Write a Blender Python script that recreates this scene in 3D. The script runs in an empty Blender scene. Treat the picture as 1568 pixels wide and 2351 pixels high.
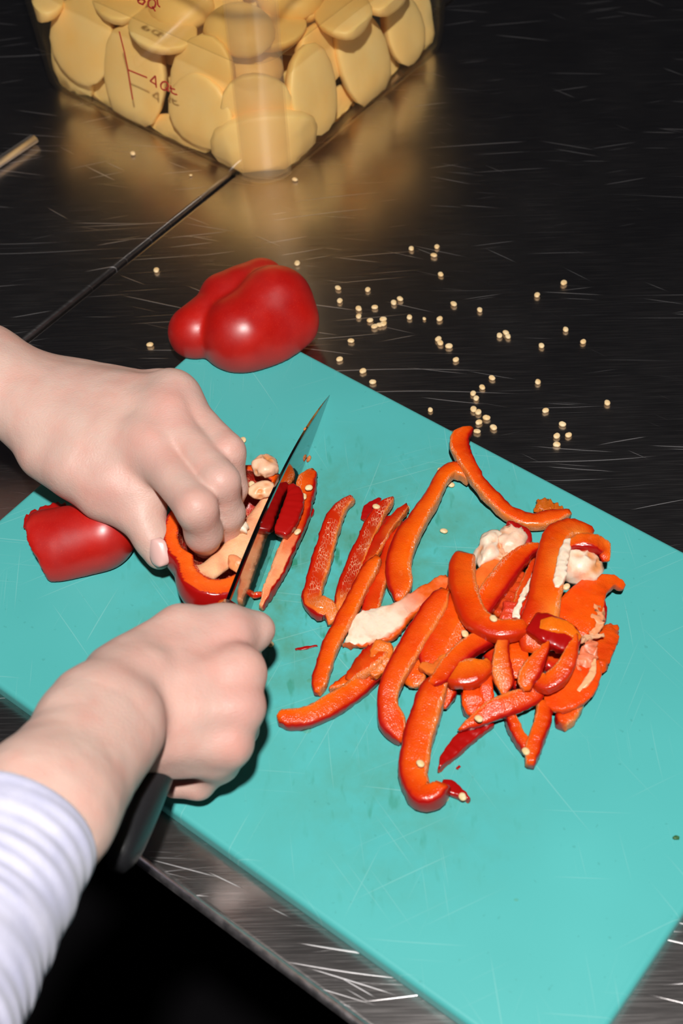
import bpy, math, random
import numpy as np
from mathutils import Matrix, Vector

# ---------------------------------------------------------------- camera
CAM_R = [[0.7894768863990423, -0.452672900309656, 0.4145039097124632],
         [0.6123963022222241, 0.6262648966617793, -0.48245522925319945],
         [-0.04119484028637345, 0.6347279137823192, 0.7716368709434024]]
BOARD_T = .0127
CAM_C = (0.5455720159309202, -0.5362694919670125, 0.7202021099863363)
FPX = 3500.0
sc = bpy.context.scene
cd = bpy.data.cameras.new('camera'); cam = bpy.data.objects.new('camera', cd)
sc.collection.objects.link(cam); sc.camera = cam
cam.matrix_world = Matrix.Translation(CAM_C) @ Matrix(CAM_R).to_4x4()
cd.sensor_fit = 'VERTICAL'; cd.sensor_height = 36.0; cd.lens = FPX / 2351 * 36.0
cd.clip_start = .01; cd.clip_end = 50
cd.dof.use_dof = True; cd.dof.focus_distance = .92; cd.dof.aperture_fstop = 9.5

# ---------------------------------------------------------------- world, flash, exposure
w = bpy.data.worlds.new('world'); sc.world = w; w.use_nodes = True
bg = w.node_tree.nodes['Background']; bg.inputs[0].default_value = (.75, .8, 1, 1); bg.inputs[1].default_value = .008
CR = np.array(CAM_R); CC = np.array(CAM_C)
fl = bpy.data.lights.new('flash', 'AREA'); fl.shape = 'DISK'; fl.size = .07; fl.energy = 37; fl.color = (1, .97, .93)
flo = bpy.data.objects.new('flash', fl); sc.collection.objects.link(flo)
fpos = CC + CR @ np.array([.0, .36, .72])
aim = np.array([.2, -.15, 0.])
d_ = Vector(aim - fpos)
flo.matrix_world = Matrix.Translation(fpos) @ d_.to_track_quat('-Z', 'Y').to_matrix().to_4x4()
sc.view_settings.view_transform = 'Standard'; sc.view_settings.look = 'None'
sc.view_settings.exposure = 0.0; sc.view_settings.gamma = 1.0; sc.view_settings.use_curve_mapping = False
sc.cycles.caustics_reflective = True
sc.cycles.max_bounces = 12; sc.cycles.transparent_max_bounces = 24
sc.cycles.sample_clamp_indirect = 4

rng = np.random.default_rng(7)

def ray(x, y):
    return CR @ np.array([(x - 784) / FPX, -(y - 1175.5) / FPX, -1.0])
def at(x, y, zmm=0.0):
    """the point of the photographed place at height zmm (mm above the worktop) seen at pixel x, y"""
    d = ray(x, y); z = zmm / 1000.
    return CC + d * (z - CC[2]) / d[2]
def proj(P):
    d = (np.array(P) - CC) @ CR
    return 784 + FPX * d[0] / -d[2], 1175.5 - FPX * d[1] / -d[2], -d[2]
def mmpp(P):
    return ((CC - np.array(P)) @ CR[:, 2]) / FPX      # metres per pixel at P

# ---------------------------------------------------------------- object helpers
COL = sc.collection
def tag(o, label=None, cat=None, group=None, kind=None):
    if label: o['label'] = label
    if cat: o['category'] = cat
    if group: o['group'] = group
    if kind: o['kind'] = kind
    return o
def link(name, me, mat, parent=None, smooth=True):
    o = bpy.data.objects.new(name, me); COL.objects.link(o)
    if mat is not None: me.materials.append(mat)
    if smooth: me.polygons.foreach_set('use_smooth', [True] * len(me.polygons))
    if parent is not None:
        o.parent = parent; o.matrix_parent_inverse = parent.matrix_world.inverted()
    return o
def empty(name, loc, label, cat, group=None):
    o = bpy.data.objects.new(name, None); COL.objects.link(o); o.location = loc; o.empty_display_size = .01
    o.matrix_world = Matrix.Translation(loc)
    return tag(o, label, cat, group)
def mesh(V, F, col=None):
    me = bpy.data.meshes.new('mesh'); me.from_pydata([tuple(v) for v in V], [], [tuple(f) for f in F]); me.update()
    if col is not None:
        a = me.color_attributes.new('col', 'FLOAT_COLOR', 'POINT')
        c = np.ones((len(V), 4), np.float32); c[:, :3] = np.array(col) * .86; a.data.foreach_set('color', c.ravel())
    return me
def origin_to(o, loc):
    """move the object's own origin (its mesh stays where it is)"""
    loc = Vector(loc); o.data.transform(Matrix.Translation(-loc))
    o.matrix_world = Matrix.Translation(loc)
    return o

# ---------------------------------------------------------------- implicit surfaces
def smin(a, b, k):
    h = np.clip(.5 + .5 * (b - a) / k, 0, 1)
    return b * (1 - h) + a * h - k * h * (1 - h)
def smax(a, b, k): return -smin(-a, -b, k)
def cone(P, a, b, ra, rb, flat=None, fk=1.0):
    """tapered capsule; flat = unit direction along which the section is squashed by fk"""
    a = np.asarray(a, np.float32); b = np.asarray(b, np.float32)
    ab = b - a; t = np.clip(((P - a) @ ab) / max(ab @ ab, 1e-12), 0, 1)
    Q = P - (a + t[:, None] * ab)
    r = ra + (rb - ra) * t
    if flat is None: return np.sqrt((Q * Q).sum(1)) - r
    f = np.asarray(flat, np.float32); s = Q @ f
    Q = Q + np.outer(s * (1 / fk - 1), f)
    return (np.sqrt((Q * Q).sum(1)) - r) * (.5 + .5 * fk)
def ell(P, c, M, rad):
    """ellipsoid, columns of M its axes"""
    Q = ((P - np.asarray(c)) @ np.asarray(M)) / np.asarray(rad)
    k0 = np.sqrt((Q * Q).sum(1)); Q2 = Q / np.asarray(rad); k1 = np.sqrt((Q2 * Q2).sum(1))
    return k0 * (k0 - 1) / np.maximum(k1, 1e-9)
def surface(fn, lo, hi, h):
    """surface nets over fn(P)->d"""
    lo = np.asarray(lo, float); hi = np.asarray(hi, float)
    n = np.ceil((hi - lo) / h).astype(int) + 1
    ax = [(lo[i] + h * np.arange(n[i])).astype(np.float32) for i in range(3)]
    F = np.empty(n, np.float32)
    yz = np.stack(np.meshgrid(ax[1], ax[2], indexing='ij'), -1).reshape(-1, 2)
    st = max(1, int(200000 // len(yz)))
    for i in range(0, n[0], st):
        xs = ax[0][i:i + st]
        P = np.empty((len(xs), len(yz), 3), np.float32); P[:, :, 0] = xs[:, None]; P[:, :, 1:] = yz[None]
        F[i:i + st] = fn(P.reshape(-1, 3)).reshape(len(xs), n[1], n[2])
    S = F < 0
    m = tuple(n - 1)
    cnt = np.zeros(m, np.int8); acc = np.zeros(m + (3,), np.float32)
    corner = lambda A, o: A[o[0]:o[0] + m[0], o[1]:o[1] + m[1], o[2]:o[2] + m[2]]
    offs = [(i, j, k) for i in (0, 1) for j in (0, 1) for k in (0, 1)]
    for o in offs:
        for a in range(3):
            if o[a]: continue
            q = list(o); q[a] = 1
            fa, fb = corner(F, o), corner(F, q); c = corner(S, o) != corner(S, q)
            den = fa - fb; t = np.where(c, fa / np.where(np.abs(den) < 1e-12, 1, den), 0)
            cnt += c
            for b in range(3):
                acc[..., b] += np.where(c, (t if b == a else o[b]), 0)
    act = cnt > 0
    idx = np.full(m, -1, np.int64); idx[act] = np.arange(act.sum())
    ijk = np.argwhere(act)
    V = lo + h * (ijk + acc[act] / cnt[act][:, None])
    Fs = []
    for a in range(3):
        b, c = (a + 1) % 3, (a + 2) % 3
        sl0 = [slice(None)] * 3; sl1 = [slice(None)] * 3; sl0[a] = slice(0, -1); sl1[a] = slice(1, None)
        ch = S[tuple(sl0)] != S[tuple(sl1)]; e = np.argwhere(ch)
        ok = (e[:, b] > 0) & (e[:, c] > 0) & (e[:, b] < n[b] - 1) & (e[:, c] < n[c] - 1)
        e = e[ok]
        ins = S[e[:, 0], e[:, 1], e[:, 2]]
        q = []
        for db, dc in ((-1, -1), (0, -1), (0, 0), (-1, 0)):
            g = e.copy(); g[:, b] += db; g[:, c] += dc; q.append(idx[g[:, 0], g[:, 1], g[:, 2]])
        q = np.stack(q, 1); q[~ins] = q[~ins][:, ::-1]; Fs.append(q)
    Fa = np.concatenate(Fs)
    # light smoothing
    for _ in range(2):
        s = np.zeros_like(V); k = np.zeros(len(V))
        for i in range(4):
            np.add.at(s, Fa[:, i], V[Fa[:, (i + 1) % 4]]); np.add.at(k, Fa[:, i], 1)
            np.add.at(s, Fa[:, (i + 1) % 4], V[Fa[:, i]]); np.add.at(k, Fa[:, (i + 1) % 4], 1)
        V = V * .5 + .5 * s / np.maximum(k, 1)[:, None]
    return V, Fa
def big_mesh(V, F, col=None):
    me = bpy.data.meshes.new('mesh')
    me.vertices.add(len(V)); me.vertices.foreach_set('co', np.asarray(V, np.float32).ravel())
    me.loops.add(F.size); me.loops.foreach_set('vertex_index', F.astype(np.int32).ravel())
    me.polygons.add(len(F)); me.polygons.foreach_set('loop_start', np.arange(0, F.size, 4, dtype=np.int32))
    me.update(calc_edges=True)
    if col is not None:
        a = me.color_attributes.new('col', 'FLOAT_COLOR', 'POINT')
        c = np.ones((len(V), 4), np.float32); c[:, :3] = np.array(col) * .86; a.data.foreach_set('color', c.ravel())
    return me

# value noise for geometry
_NT = rng.random((32, 32, 32)).astype(np.float32)
def vnoise(P, s):
    Q = np.asarray(P) * s + 1000.; i = np.floor(Q).astype(int); f = Q - i; f = f * f * (3 - 2 * f); i %= 32; j = (i + 1) % 32
    g = lambda a, b, c: _NT[a, b, c]
    x0, y0, z0 = i.T; x1, y1, z1 = j.T; fx, fy, fz = f.T
    c00 = g(x0, y0, z0) * (1 - fx) + g(x1, y0, z0) * fx; c10 = g(x0, y1, z0) * (1 - fx) + g(x1, y1, z0) * fx
    c01 = g(x0, y0, z1) * (1 - fx) + g(x1, y0, z1) * fx; c11 = g(x0, y1, z1) * (1 - fx) + g(x1, y1, z1) * fx
    return ((c00 * (1 - fy) + c10 * fy) * (1 - fz) + (c01 * (1 - fy) + c11 * fy) * fz) * 2 - 1

# ---------------------------------------------------------------- materials
class NT:
    def __init__(s, name):
        s.m = bpy.data.materials.new(name); s.m.use_nodes = True; s.t = s.m.node_tree; s.t.nodes.clear()
        s.out = s.t.nodes.new('ShaderNodeOutputMaterial')
    def n(s, typ, **kw):
        nd = s.t.nodes.new('ShaderNode' + typ)
        for k, v in kw.items():
            if k.startswith('i_'):
                key = k[2:].replace('_', ' ')
                inp = nd.inputs[int(key)] if key.isdigit() else nd.inputs[key]
                s.put(inp, v)
            else: setattr(nd, k, v)
        return nd
    def put(s, inp, v):
        if isinstance(v, bpy.types.NodeSocket): s.t.links.new(v, inp)
        elif isinstance(v, bpy.types.Node): s.t.links.new(v.outputs[0], inp)
        elif isinstance(v, (tuple, list)) and len(v) == 3 and inp.type == 'RGBA': inp.default_value = (*v, 1)
        else: inp.default_value = v
    def math(s, op, a, b=0.0, c=0.0, clamp=False):
        nd = s.t.nodes.new('ShaderNodeMath'); nd.operation = op; nd.use_clamp = clamp
        s.put(nd.inputs[0], a); s.put(nd.inputs[1], b); s.put(nd.inputs[2], c); return nd.outputs[0]
    def mix(s, f, a, b, mode='MIX'):
        nd = s.t.nodes.new('ShaderNodeMix'); nd.data_type = 'RGBA'; nd.blend_type = mode
        s.put(nd.inputs[0], f); s.put(nd.inputs[6], a); s.put(nd.inputs[7], b); return nd.outputs[2]
    def ramp(s, f, a, b, c0=0.0, c1=1.0):
        nd = s.t.nodes.new('ShaderNodeMapRange'); nd.clamp = True
        for i, v in enumerate((f, a, b, c0, c1)): s.put(nd.inputs[i], v)
        return nd.outputs[0]
    def noise(s, scale, detail=2.0, vec=None, rough=.5, out=0):
        nd = s.t.nodes.new('ShaderNodeTexNoise'); nd.inputs['Scale'].default_value = scale
        nd.inputs['Detail'].default_value = detail; nd.inputs['Roughness'].default_value = rough
        s.put(nd.inputs['Vector'], vec if vec is not None else s.obj()); return nd.outputs[out]
    def obj(s):
        if not hasattr(s, '_o'): s._o = s.t.nodes.new('ShaderNodeTexCoord').outputs['Object']
        return s._o
    def geo(s):
        if not hasattr(s, '_g'): s._g = s.t.nodes.new('ShaderNodeNewGeometry').outputs['Position']
        return s._g
    def mapping(s, rot=(0, 0, 0), scale=(1, 1, 1), loc=(0, 0, 0), vec=None):
        a = s.t.nodes.new('ShaderNodeMapping'); s.put(a.inputs[0], vec if vec is not None else s.geo())
        a.inputs['Rotation'].default_value = rot
        b = s.t.nodes.new('ShaderNodeMapping'); s.put(b.inputs[0], a.outputs[0]); b.inputs['Scale'].default_value = scale; b.inputs['Location'].default_value = loc
        return b.outputs[0]
    def bump(s, h, strength=.2, dist=.001):
        nd = s.t.nodes.new('ShaderNodeBump'); s.put(nd.inputs['Height'], h)
        nd.inputs['Strength'].default_value = strength; nd.inputs['Distance'].default_value = dist; return nd.outputs[0]
    def pbr(s, **kw):
        nd = s.t.nodes.new('ShaderNodeBsdfPrincipled')
        for k, v in kw.items(): s.put(nd.inputs[k.replace('_', ' ')], v)
        s.t.links.new(nd.outputs[0], s.out.inputs[0]); return nd
    def attr(s, name='col'):
        a = s.t.nodes.new('ShaderNodeVertexColor'); a.layer_name = name; return a.outputs[0]
def scratches(s, layers, seed=0.):
    """thin worn lines: per layer (angle, along-scale, across-scale, threshold)"""
    tot = None
    for i, (ang, su, sv, th) in enumerate(layers):
        wob = s.noise(3.0, 1.0, s.mapping((0, 0, 0), (1, 1, 1), (seed + i, 0, 0)), out=1)
        base = s.t.nodes.new('ShaderNodeVectorMath'); base.operation = 'MULTIPLY_ADD'
        s.put(base.inputs[0], wob); base.inputs[1].default_value = (.05, .05, 0); s.put(base.inputs[2], s.geo())
        v = s.mapping((0, 0, math.radians(ang)), (su, sv, 1), (seed * 3.1 + i * 7.7, i * 3.3, 0), base.outputs[0])
        l = s.ramp(s.noise(1.0, 0.0, v), th, th + .05)
        tot = l if tot is None else s.math('MAXIMUM', tot, l)
    return tot
M = {}
def mk_steel():
    s = NT('brushed_steel')
    sc1 = scratches(s, [(-36, 4, 620, .77), (-42, 7, 820, .78), (-30, 12, 900, .785), (-48, 16, 900, .79), (-22, 12, 850, .80), (-5, 20, 800, .81)], 1.3)
    fine = s.ramp(s.noise(1.0, 3.0, s.mapping((0, 0, math.radians(-38)), (30, 1500, 1))), .45, .8)
    cloud = s.noise(14.0, 4.0, s.geo())
    rough = s.math('ADD', s.math('MULTIPLY', fine, .10), s.ramp(cloud, .3, .7, .15, .23))
    rough = s.math('MAXIMUM', rough, s.math('MULTIPLY', sc1, .52))
    colr = s.mix(s.math('MULTIPLY', sc1, .85), (.56, .52, .51), (.9, .87, .89))
    nrm = s.bump(s.math('ADD', s.math('MULTIPLY', fine, .3), sc1), .25, .0002)
    a = s.pbr(Base_Color=colr, Metallic=1.0, Roughness=rough, Normal=nrm)
    b = s.pbr(Base_Color=colr, Metallic=1.0, Roughness=s.math('ADD', .29, s.math('MULTIPLY', fine, .10)), Normal=nrm)
    mx = s.n('MixShader'); s.put(mx.inputs[0], s.ramp(cloud, .3, .7, .32, .46)); s.put(mx.inputs[1], a.outputs[0]); s.put(mx.inputs[2], b.outputs[0])
    s.t.links.new(mx.outputs[0], s.out.inputs[0]); return s.m
M['steel'] = mk_steel()
def mk_board():
    s = NT('teal_plastic')
    sc1 = scratches(s, [(20, 9, 1000, .785), (75, 12, 1100, .78), (118, 9, 1000, .785), (150, 12, 1000, .79), (48, 14, 1100, .785)], 5.1)
    n1 = s.noise(6.0, 3.0, s.geo())
    base = s.mix(s.ramp(n1, .35, .65), (.070, .395, .385), (.083, .44, .43))
    # juice stains near where the cutting is done
    g = s.geo()
    def blob(cx, cy, r0, r1):
        dd = s.t.nodes.new('ShaderNodeVectorMath'); dd.operation = 'DISTANCE'; s.put(dd.inputs[0], g); dd.inputs[1].default_value = (cx, cy, BOARD_T)
        return s.ramp(dd.outputs['Value'], r0, r1, 1, 0)
    c1 = at(720, 1330, 12.7); c2 = at(960, 1250, 12.7); c3 = at(560, 1400, 12.7); c4 = at(900, 1800, 12.7)
    area = s.math('MAXIMUM', s.math('MAXIMUM', blob(c1[0], c1[1], .03, .13), s.math('MULTIPLY', blob(c2[0], c2[1], .0, .10), .8)), s.math('MULTIPLY', blob(c4[0], c4[1], .0, .09), .55))
    area = s.math('MAXIMUM', area, s.math('MULTIPLY', blob(c3[0], c3[1], .0, .09), .6))
    wet = s.math('MULTIPLY', s.ramp(s.noise(36., 5., g, .65), .38, .66), area)
    base = s.mix(s.math('MULTIPLY', wet, .85), base, (.08, .25, .15))
    spots = s.math('MULTIPLY', s.ramp(s.noise(1., 2., s.mapping((0, 0, .9), (55, 150, 1))), .62, .72), s.math('ADD', s.math('MULTIPLY', area, .85), .0))
    base = s.mix(spots, base, (.03, .22, .13))
    dots = s.ramp(s.noise(330., 0., g), .80, .84)
    base = s.mix(s.math('MULTIPLY', dots, .25), base, (.03, .20, .17))
    base = s.mix(s.math('MULTIPLY', sc1, .17), base, (.45, .72, .68))
    h = s.math('SUBTRACT', s.math('MULTIPLY', s.noise(900., 2., g), .25), s.math('MULTIPLY', sc1, .6))
    s.pbr(Base_Color=base, Roughness=s.math('SUBTRACT', .48, s.math('MULTIPLY', area, .12)), Specular_IOR_Level=.35, Normal=s.bump(h, .18, .0004))
    return s.m
M['board'] = mk_board()

def simple(name, col, rough=.5, metal=0., **kw):
    s = NT(name); s.pbr(Base_Color=col, Roughness=rough, Metallic=metal, **kw); return s.m
def mk_pepper():
    s = NT('pepper_flesh')
    c = s.attr(); sep = s.t.nodes.new('ShaderNodeVertexColor'); sep.layer_name = 'col'
    rgb = s.t.nodes.new('ShaderNodeSeparateColor'); s.put(rgb.inputs[0], c)
    g = s.geo()
    n1 = s.noise(260., 3., g); n2 = s.noise(62., 3., g)
    # skin where green channel is almost nil
    flesh = s.ramp(rgb.outputs[1], .014, .035)
    colr = s.mix(s.math('MULTIPLY', s.ramp(n2, .3, .75), s.math('MULTIPLY', flesh, .38)), c, (.88, .17, .007))
    colr = s.mix(s.math('MULTIPLY', s.ramp(s.noise(85., 3., s.mapping((0, 0, 0), (1, 1, 1), (4, 2, 9))), .45, .75), s.math('MULTIPLY', flesh, .40)), colr, (.60, .025, .002))
    colr = s.mix(s.math('MULTIPLY', s.ramp(n1, .62, .8), s.math('MULTIPLY', flesh, .15)), colr, (1., .35, .12))
    wetb = s.math('MULTIPLY', s.math('ADD', s.noise(420., 3., g), s.noise(1300., 1., g)), flesh)
    s.pbr(Base_Color=colr, Roughness=s.math('ADD', .24, s.math('MULTIPLY', flesh, .02)), Specular_IOR_Level=s.math('SUBTRACT', .5, s.math('MULTIPLY', flesh, .20)),
          Subsurface_Weight=s.math('MULTIPLY', flesh, .45), Subsurface_Radius=(1., .25, .08), Subsurface_Scale=.0035,
          Normal=s.bump(wetb, .45, .0006))
    return s.m
M['pepper'] = mk_pepper()
def mk_inner():
    s = NT('pepper_inner_wall'); g = s.geo(); c = s.attr()
    v = s.mapping((.3, .2, math.radians(52)), (300, 900, 500))
    vo = s.t.nodes.new('ShaderNodeTexVoronoi'); vo.feature = 'DISTANCE_TO_EDGE'; s.put(vo.inputs['Vector'], v); vo.inputs['Scale'].default_value = 1.
    e = s.math('MULTIPLY', s.ramp(vo.outputs['Distance'], .02, .12, 1, 0), s.ramp(s.noise(120., 2., g), .35, .6))
    colr = s.mix(s.math('MULTIPLY', e, .75), c, (.92, .40, .22))
    s.pbr(Base_Color=colr, Roughness=.25, Specular_IOR_Level=.5, Subsurface_Weight=.2, Subsurface_Radius=(1., .25, .08), Subsurface_Scale=.003, Normal=s.bump(s.math('ADD', e, s.noise(300., 2., g)), .5, .0006))
    return s.m
M['pepper_inner'] = mk_inner()
def mk_skin_pepper():
    s = NT('pepper_skin'); g = s.geo()
    c = s.mix(s.ramp(s.noise(35., 3., g), .3, .7), (.38, .004, .0035), (.52, .009, .004))
    c = s.mix(s.math('MULTIPLY', s.ramp(s.noise(1500., 1., g), .6, .75), .25), c, (.85, .05, .02))
    s.pbr(Base_Color=c, Roughness=s.ramp(s.noise(50., 3., g), .3, .7, .30, .46), Specular_IOR_Level=.75, Subsurface_Weight=.15, Subsurface_Radius=(1., .1, .05), Subsurface_Scale=.004,
          Normal=s.bump(s.noise(120., 2., g), .06, .001))
    return s.m
M['pepper_skin'] = mk_skin_pepper()
def mk_pith():
    s = NT('pepper_pith'); g = s.geo(); c = s.attr()
    colr = s.mix(s.math('MULTIPLY', s.ramp(s.noise(160., 4., g), .5, .75), .45), c, (.90, .30, .12))
    s.pbr(Base_Color=colr, Roughness=.42, Subsurface_Weight=.3, Subsurface_Radius=(1., .4, .2), Subsurface_Scale=.003, Normal=s.bump(s.noise(350., 3., g), .5, .0006))
    return s.m
M['pith'] = mk_pith()
def mk_seed():
    s = NT('seed'); g = s.geo()
    c = s.mix(s.ramp(s.noise(300., 2., g), .35, .7), (.82, .63, .37), (.77, .50, .22))
    s.pbr(Base_Color=c, Roughness=.45, Normal=s.bump(s.noise(900., 2., g), .3, .0003)); return s.m
M['seed'] = mk_seed()
def mk_potato():
    s = NT('peeled_potato'); g = s.geo()
    c = s.mix(s.ramp(s.noise(28., 4., g), .3, .75), (1., .70, .30), (1., .60, .20))
    s.pbr(Base_Color=c, Roughness=.5, Subsurface_Weight=.3, Subsurface_Radius=(1., .7, .3), Subsurface_Scale=.006, Normal=s.bump(s.noise(160., 2., g), .15, .001)); return s.m
M['potato'] = mk_potato()
def glassy(name, tint, gloss=.08, haze=0., hazecol=(.9, .8, .6), rough=.06):
    s = NT(name)
    tr = s.n('BsdfTransparent'); tr.inputs[0].default_value = (*tint, 1)
    gl = s.n('BsdfGlossy'); gl.inputs['Roughness'].default_value = rough; gl.inputs[0].default_value = (1, 1, 1, 1)
    gg = s.n('NewGeometry'); dp = s.n('VectorMath'); dp.operation = 'DOT_PRODUCT'; s.put(dp.inputs[0], gg.outputs['Normal']); s.put(dp.inputs[1], gg.outputs['Incoming'])
    fz = s.math('SUBTRACT', 1.0, s.math('ABSOLUTE', dp.outputs['Value'])); fr = s.math('ADD', gloss, s.math('MULTIPLY', s.math('POWER', fz, 5.0), .9), clamp=True)
    mx = s.n('MixShader'); s.put(mx.inputs[0], fr); s.put(mx.inputs[1], tr.outputs[0]); s.put(mx.inputs[2], gl.outputs[0])
    last = mx
    if haze:
        df = s.n('BsdfDiffuse'); df.inputs[0].default_value = (*hazecol, 1)
        tl = s.n('BsdfTranslucent'); tl.inputs[0].default_value = (*hazecol, 1)
        m1 = s.n('MixShader'); m1.inputs[0].default_value = .5; s.put(m1.inputs[1], df.outputs[0]); s.put(m1.inputs[2], tl.outputs[0])
        m2 = s.n('MixShader'); m2.inputs[0].default_value = haze; s.put(m2.inputs[1], mx.outputs[0]); s.put(m2.inputs[2], m1.outputs[0]); last = m2
    s.t.links.new(last.outputs[0], s.out.inputs[0]); return s.m
M['plastic'] = glassy('clear_plastic', (.995, .985, .95), .02, .010)
M['corner'] = glassy('painted_glow_corner', (.99, .95, .86), .05, .15, (1., .82, .48), .25)  # cream haze paints in the bright column that refraction makes at the corner
M['water'] = glassy('starchy_water', (.98, .93, .80), .02, .12, (.90, .62, .28), .05)
M['blade'] = simple('blade_steel', (.42, .42, .43), .07, 1.)
def mk_handle():
    s = NT('black_plastic'); s.pbr(Base_Color=(.012, .012, .014), Roughness=.42, Normal=s.bump(s.noise(700., 2.), .3, .0004)); return s.m
M['handle'] = mk_handle()
def mk_skin():
    s = NT('skin'); g = s.geo(); c = s.attr()
    blot = s.noise(55., 4., g)
    colr = s.mix(s.math('MULTIPLY', s.ramp(blot, .42, .68), .45), c, (.69, .31, .25))
    colr = s.mix(s.math('MULTIPLY', s.ramp(s.noise(30., 3., s.mapping((0, 0, 0), (1, 1, 1), (3, 1, 5))), .5, .75), .35), colr, (.74, .52, .43))
    fine = s.noise(1.0, 2., s.mapping((0, 0, .6), (2200, 500, 900)))
    vor = s.t.nodes.new('ShaderNodeTexVoronoi'); s.put(vor.inputs['Vector'], s.mapping((.3, .2, .5), (1300, 700, 1000))); vor.inputs['Scale'].default_value = 1.
    h = s.math('ADD', s.math('MULTIPLY', fine, .5), s.math('MULTIPLY', vor.outputs['Distance'], .5))
    s.pbr(Base_Color=colr, Roughness=.46, Specular_IOR_Level=.38, Subsurface_Weight=.35, Subsurface_Radius=(1., .35, .2), Subsurface_Scale=.004,
          Normal=s.bump(s.math('ADD', h, s.math('MULTIPLY', s.noise(160., 4., g), 1.6)), .4, .0005))
    return s.m
M['skin'] = mk_skin()
M['nail'] = simple('nail', (.70, .43, .39), .28)
def mk_knit():
    s = NT('knit'); g = s.geo()
    c = s.mix(s.ramp(s.noise(60., 3., g), .35, .7), (.54, .54, .72), (.67, .66, .82))
    s.pbr(Base_Color=c, Roughness=.9, Sheen_Weight=.3, Normal=s.bump(s.noise(900., 2., g), .35, .0006)); return s.m
M['knit'] = mk_knit()
M['dark'] = simple('dark_floor', (.0035, .003, .004), .8, Specular_IOR_Level=.1)
M['red_print'] = simple('red_print', (.50, .04, .02), .5)
M['juice'] = simple('juice', (.25, .01, .005), .08, Specular_IOR_Level=.8)
M['leaf'] = simple('herb_green', (.03, .12, .03), .5)
# ================================================================ structure
def slab(x0, x1, y0, y1, z0, z1, r=.002, seg=4, corner=0.0, cseg=8):
    """box with rounded upright corners (corner) and rounded top and bottom arrises (r)"""
    def outline(ins):
        c = max(corner - ins, 1e-4); pts = []
        for (cx, cy, a0) in ((x1 - ins - c, y1 - ins - c, 0), (x0 + ins + c, y1 - ins - c, 90), (x0 + ins + c, y0 + ins + c, 180), (x1 - ins - c, y0 + ins + c, 270)):
            for k in range(cseg + 1):
                a = math.radians(a0 + 90 * k / cseg); pts.append((cx + c * math.cos(a), cy + c * math.sin(a)))
        return pts
    rings = []
    for k in range(seg + 1):
        a = math.pi / 2 * k / seg; rings.append((r * (1 - math.sin(a)), z0 + r * (1 - math.cos(a))))
    for k in range(seg + 1):
        a = math.pi / 2 * k / seg; rings.append((r * (1 - math.cos(a)), z1 - r * (1 - math.sin(a))))
    V = []; F = []
    for ins, z in rings: V += [(x, y, z) for x, y in outline(ins)]
    n = 4 * (cseg + 1)
    for i in range(len(rings) - 1):
        for j in range(n): F.append((i * n + j, i * n + (j + 1) % n, (i + 1) * n + (j + 1) % n, (i + 1) * n + j))
    F.append(tuple(range(n - 1, -1, -1))); F.append(tuple((len(rings) - 1) * n + j for j in range(n)))
    return mesh(V, F)
def tube(pts, rad, m=10, squash=1.0, up=(0, 0, 1)):
    P = np.array(pts, float); n = len(P); rad = np.broadcast_to(rad, n); V = []; F = []
    T = np.gradient(P, axis=0); T /= np.linalg.norm(T, axis=1)[:, None]; up = np.array(up, float)
    for i in range(n):
        s = np.cross(T[i], up); s /= np.linalg.norm(s); u = np.cross(s, T[i])
        for j in range(m):
            a = 2 * math.pi * j / m; V.append(P[i] + rad[i] * (math.cos(a) * s + squash * math.sin(a) * u))
    for i in range(n - 1):
        for j in range(m): F.append((i * m + j, i * m + (j + 1) % m, (i + 1) * m + (j + 1) % m, (i + 1) * m + j))
    F.append(tuple(range(m - 1, -1, -1))); F.append(tuple((n - 1) * m + j for j in range(m)))
    return V, F
FRONT = -.331
SEAM = -.1095
tag(link('floor', slab(-2.2, 2.4, -2.0, 2.2, -.93, -.90, .002), M['dark']), kind='structure')
# two worktops standing side by side; the folded front edge and the seam are rounded steel
top1 = link('worktop', slab(SEAM + .0018, 1.35, FRONT, .70, -.014, 0, .003, 5, .003), M['steel'])
tag(top1, 'scratched stainless steel worktop under the green board, with a bright rolled front edge', 'worktop')
apr = link('front_apron', slab(SEAM + .02, 1.34, FRONT + .05, FRONT + .06, -.10, -.0135, .002), M['steel'], top1)
for (x, y) in ((.95, FRONT + .12), (SEAM + .12, .62), (1.30, .62)):
    link('leg', slab(x - .02, x + .02, y - .02, y + .02, -.90, -.0135, .002, 3, .004), M['steel'], top1)
top2 = link('worktop', slab(-1.30, SEAM - .0018, FRONT, .70, -.014, -.0005, .003, 5, .003), M['steel'])
tag(top2, 'second steel worktop beyond the dark seam, at the upper left of the photo', 'worktop')
for (x, y) in ((-1.25, FRONT + .06), (-1.25, .62), (SEAM - .12, .62)):
    link('leg', slab(x - .02, x + .02, y - .02, y + .02, -.90, -.0135, .002, 3, .004), M['steel'], top2)
ws = NT('worn_steel'); ws.pbr(Base_Color=(1., .93, .94), Metallic=1., Roughness=ws.ramp(ws.noise(200., 3., ws.geo()), .3, .7, .30, .42), Normal=ws.bump(ws.noise(700., 2., ws.geo()), .3, .0003))
for par, xa, xb in ((top1, SEAM + .003, 1.345), (top2, -1.295, SEAM - .003)):
    V, F = tube([(xa, FRONT - .0002, -.0022), ((xa + xb) / 2, FRONT - .0002, -.0022), (xb, FRONT - .0002, -.0022)], .0030, 14); link('rolled_edge', mesh(V, F), ws.m, par)
# the board, 18 x 12 inch
board = link('cutting_board', slab(0, .4572, -.3048, 0, .0004, BOARD_T, .0032, 6, .009), M['board'])
tag(board, 'large teal green plastic cutting board with knife marks and juice stains', 'cutting board')

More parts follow.
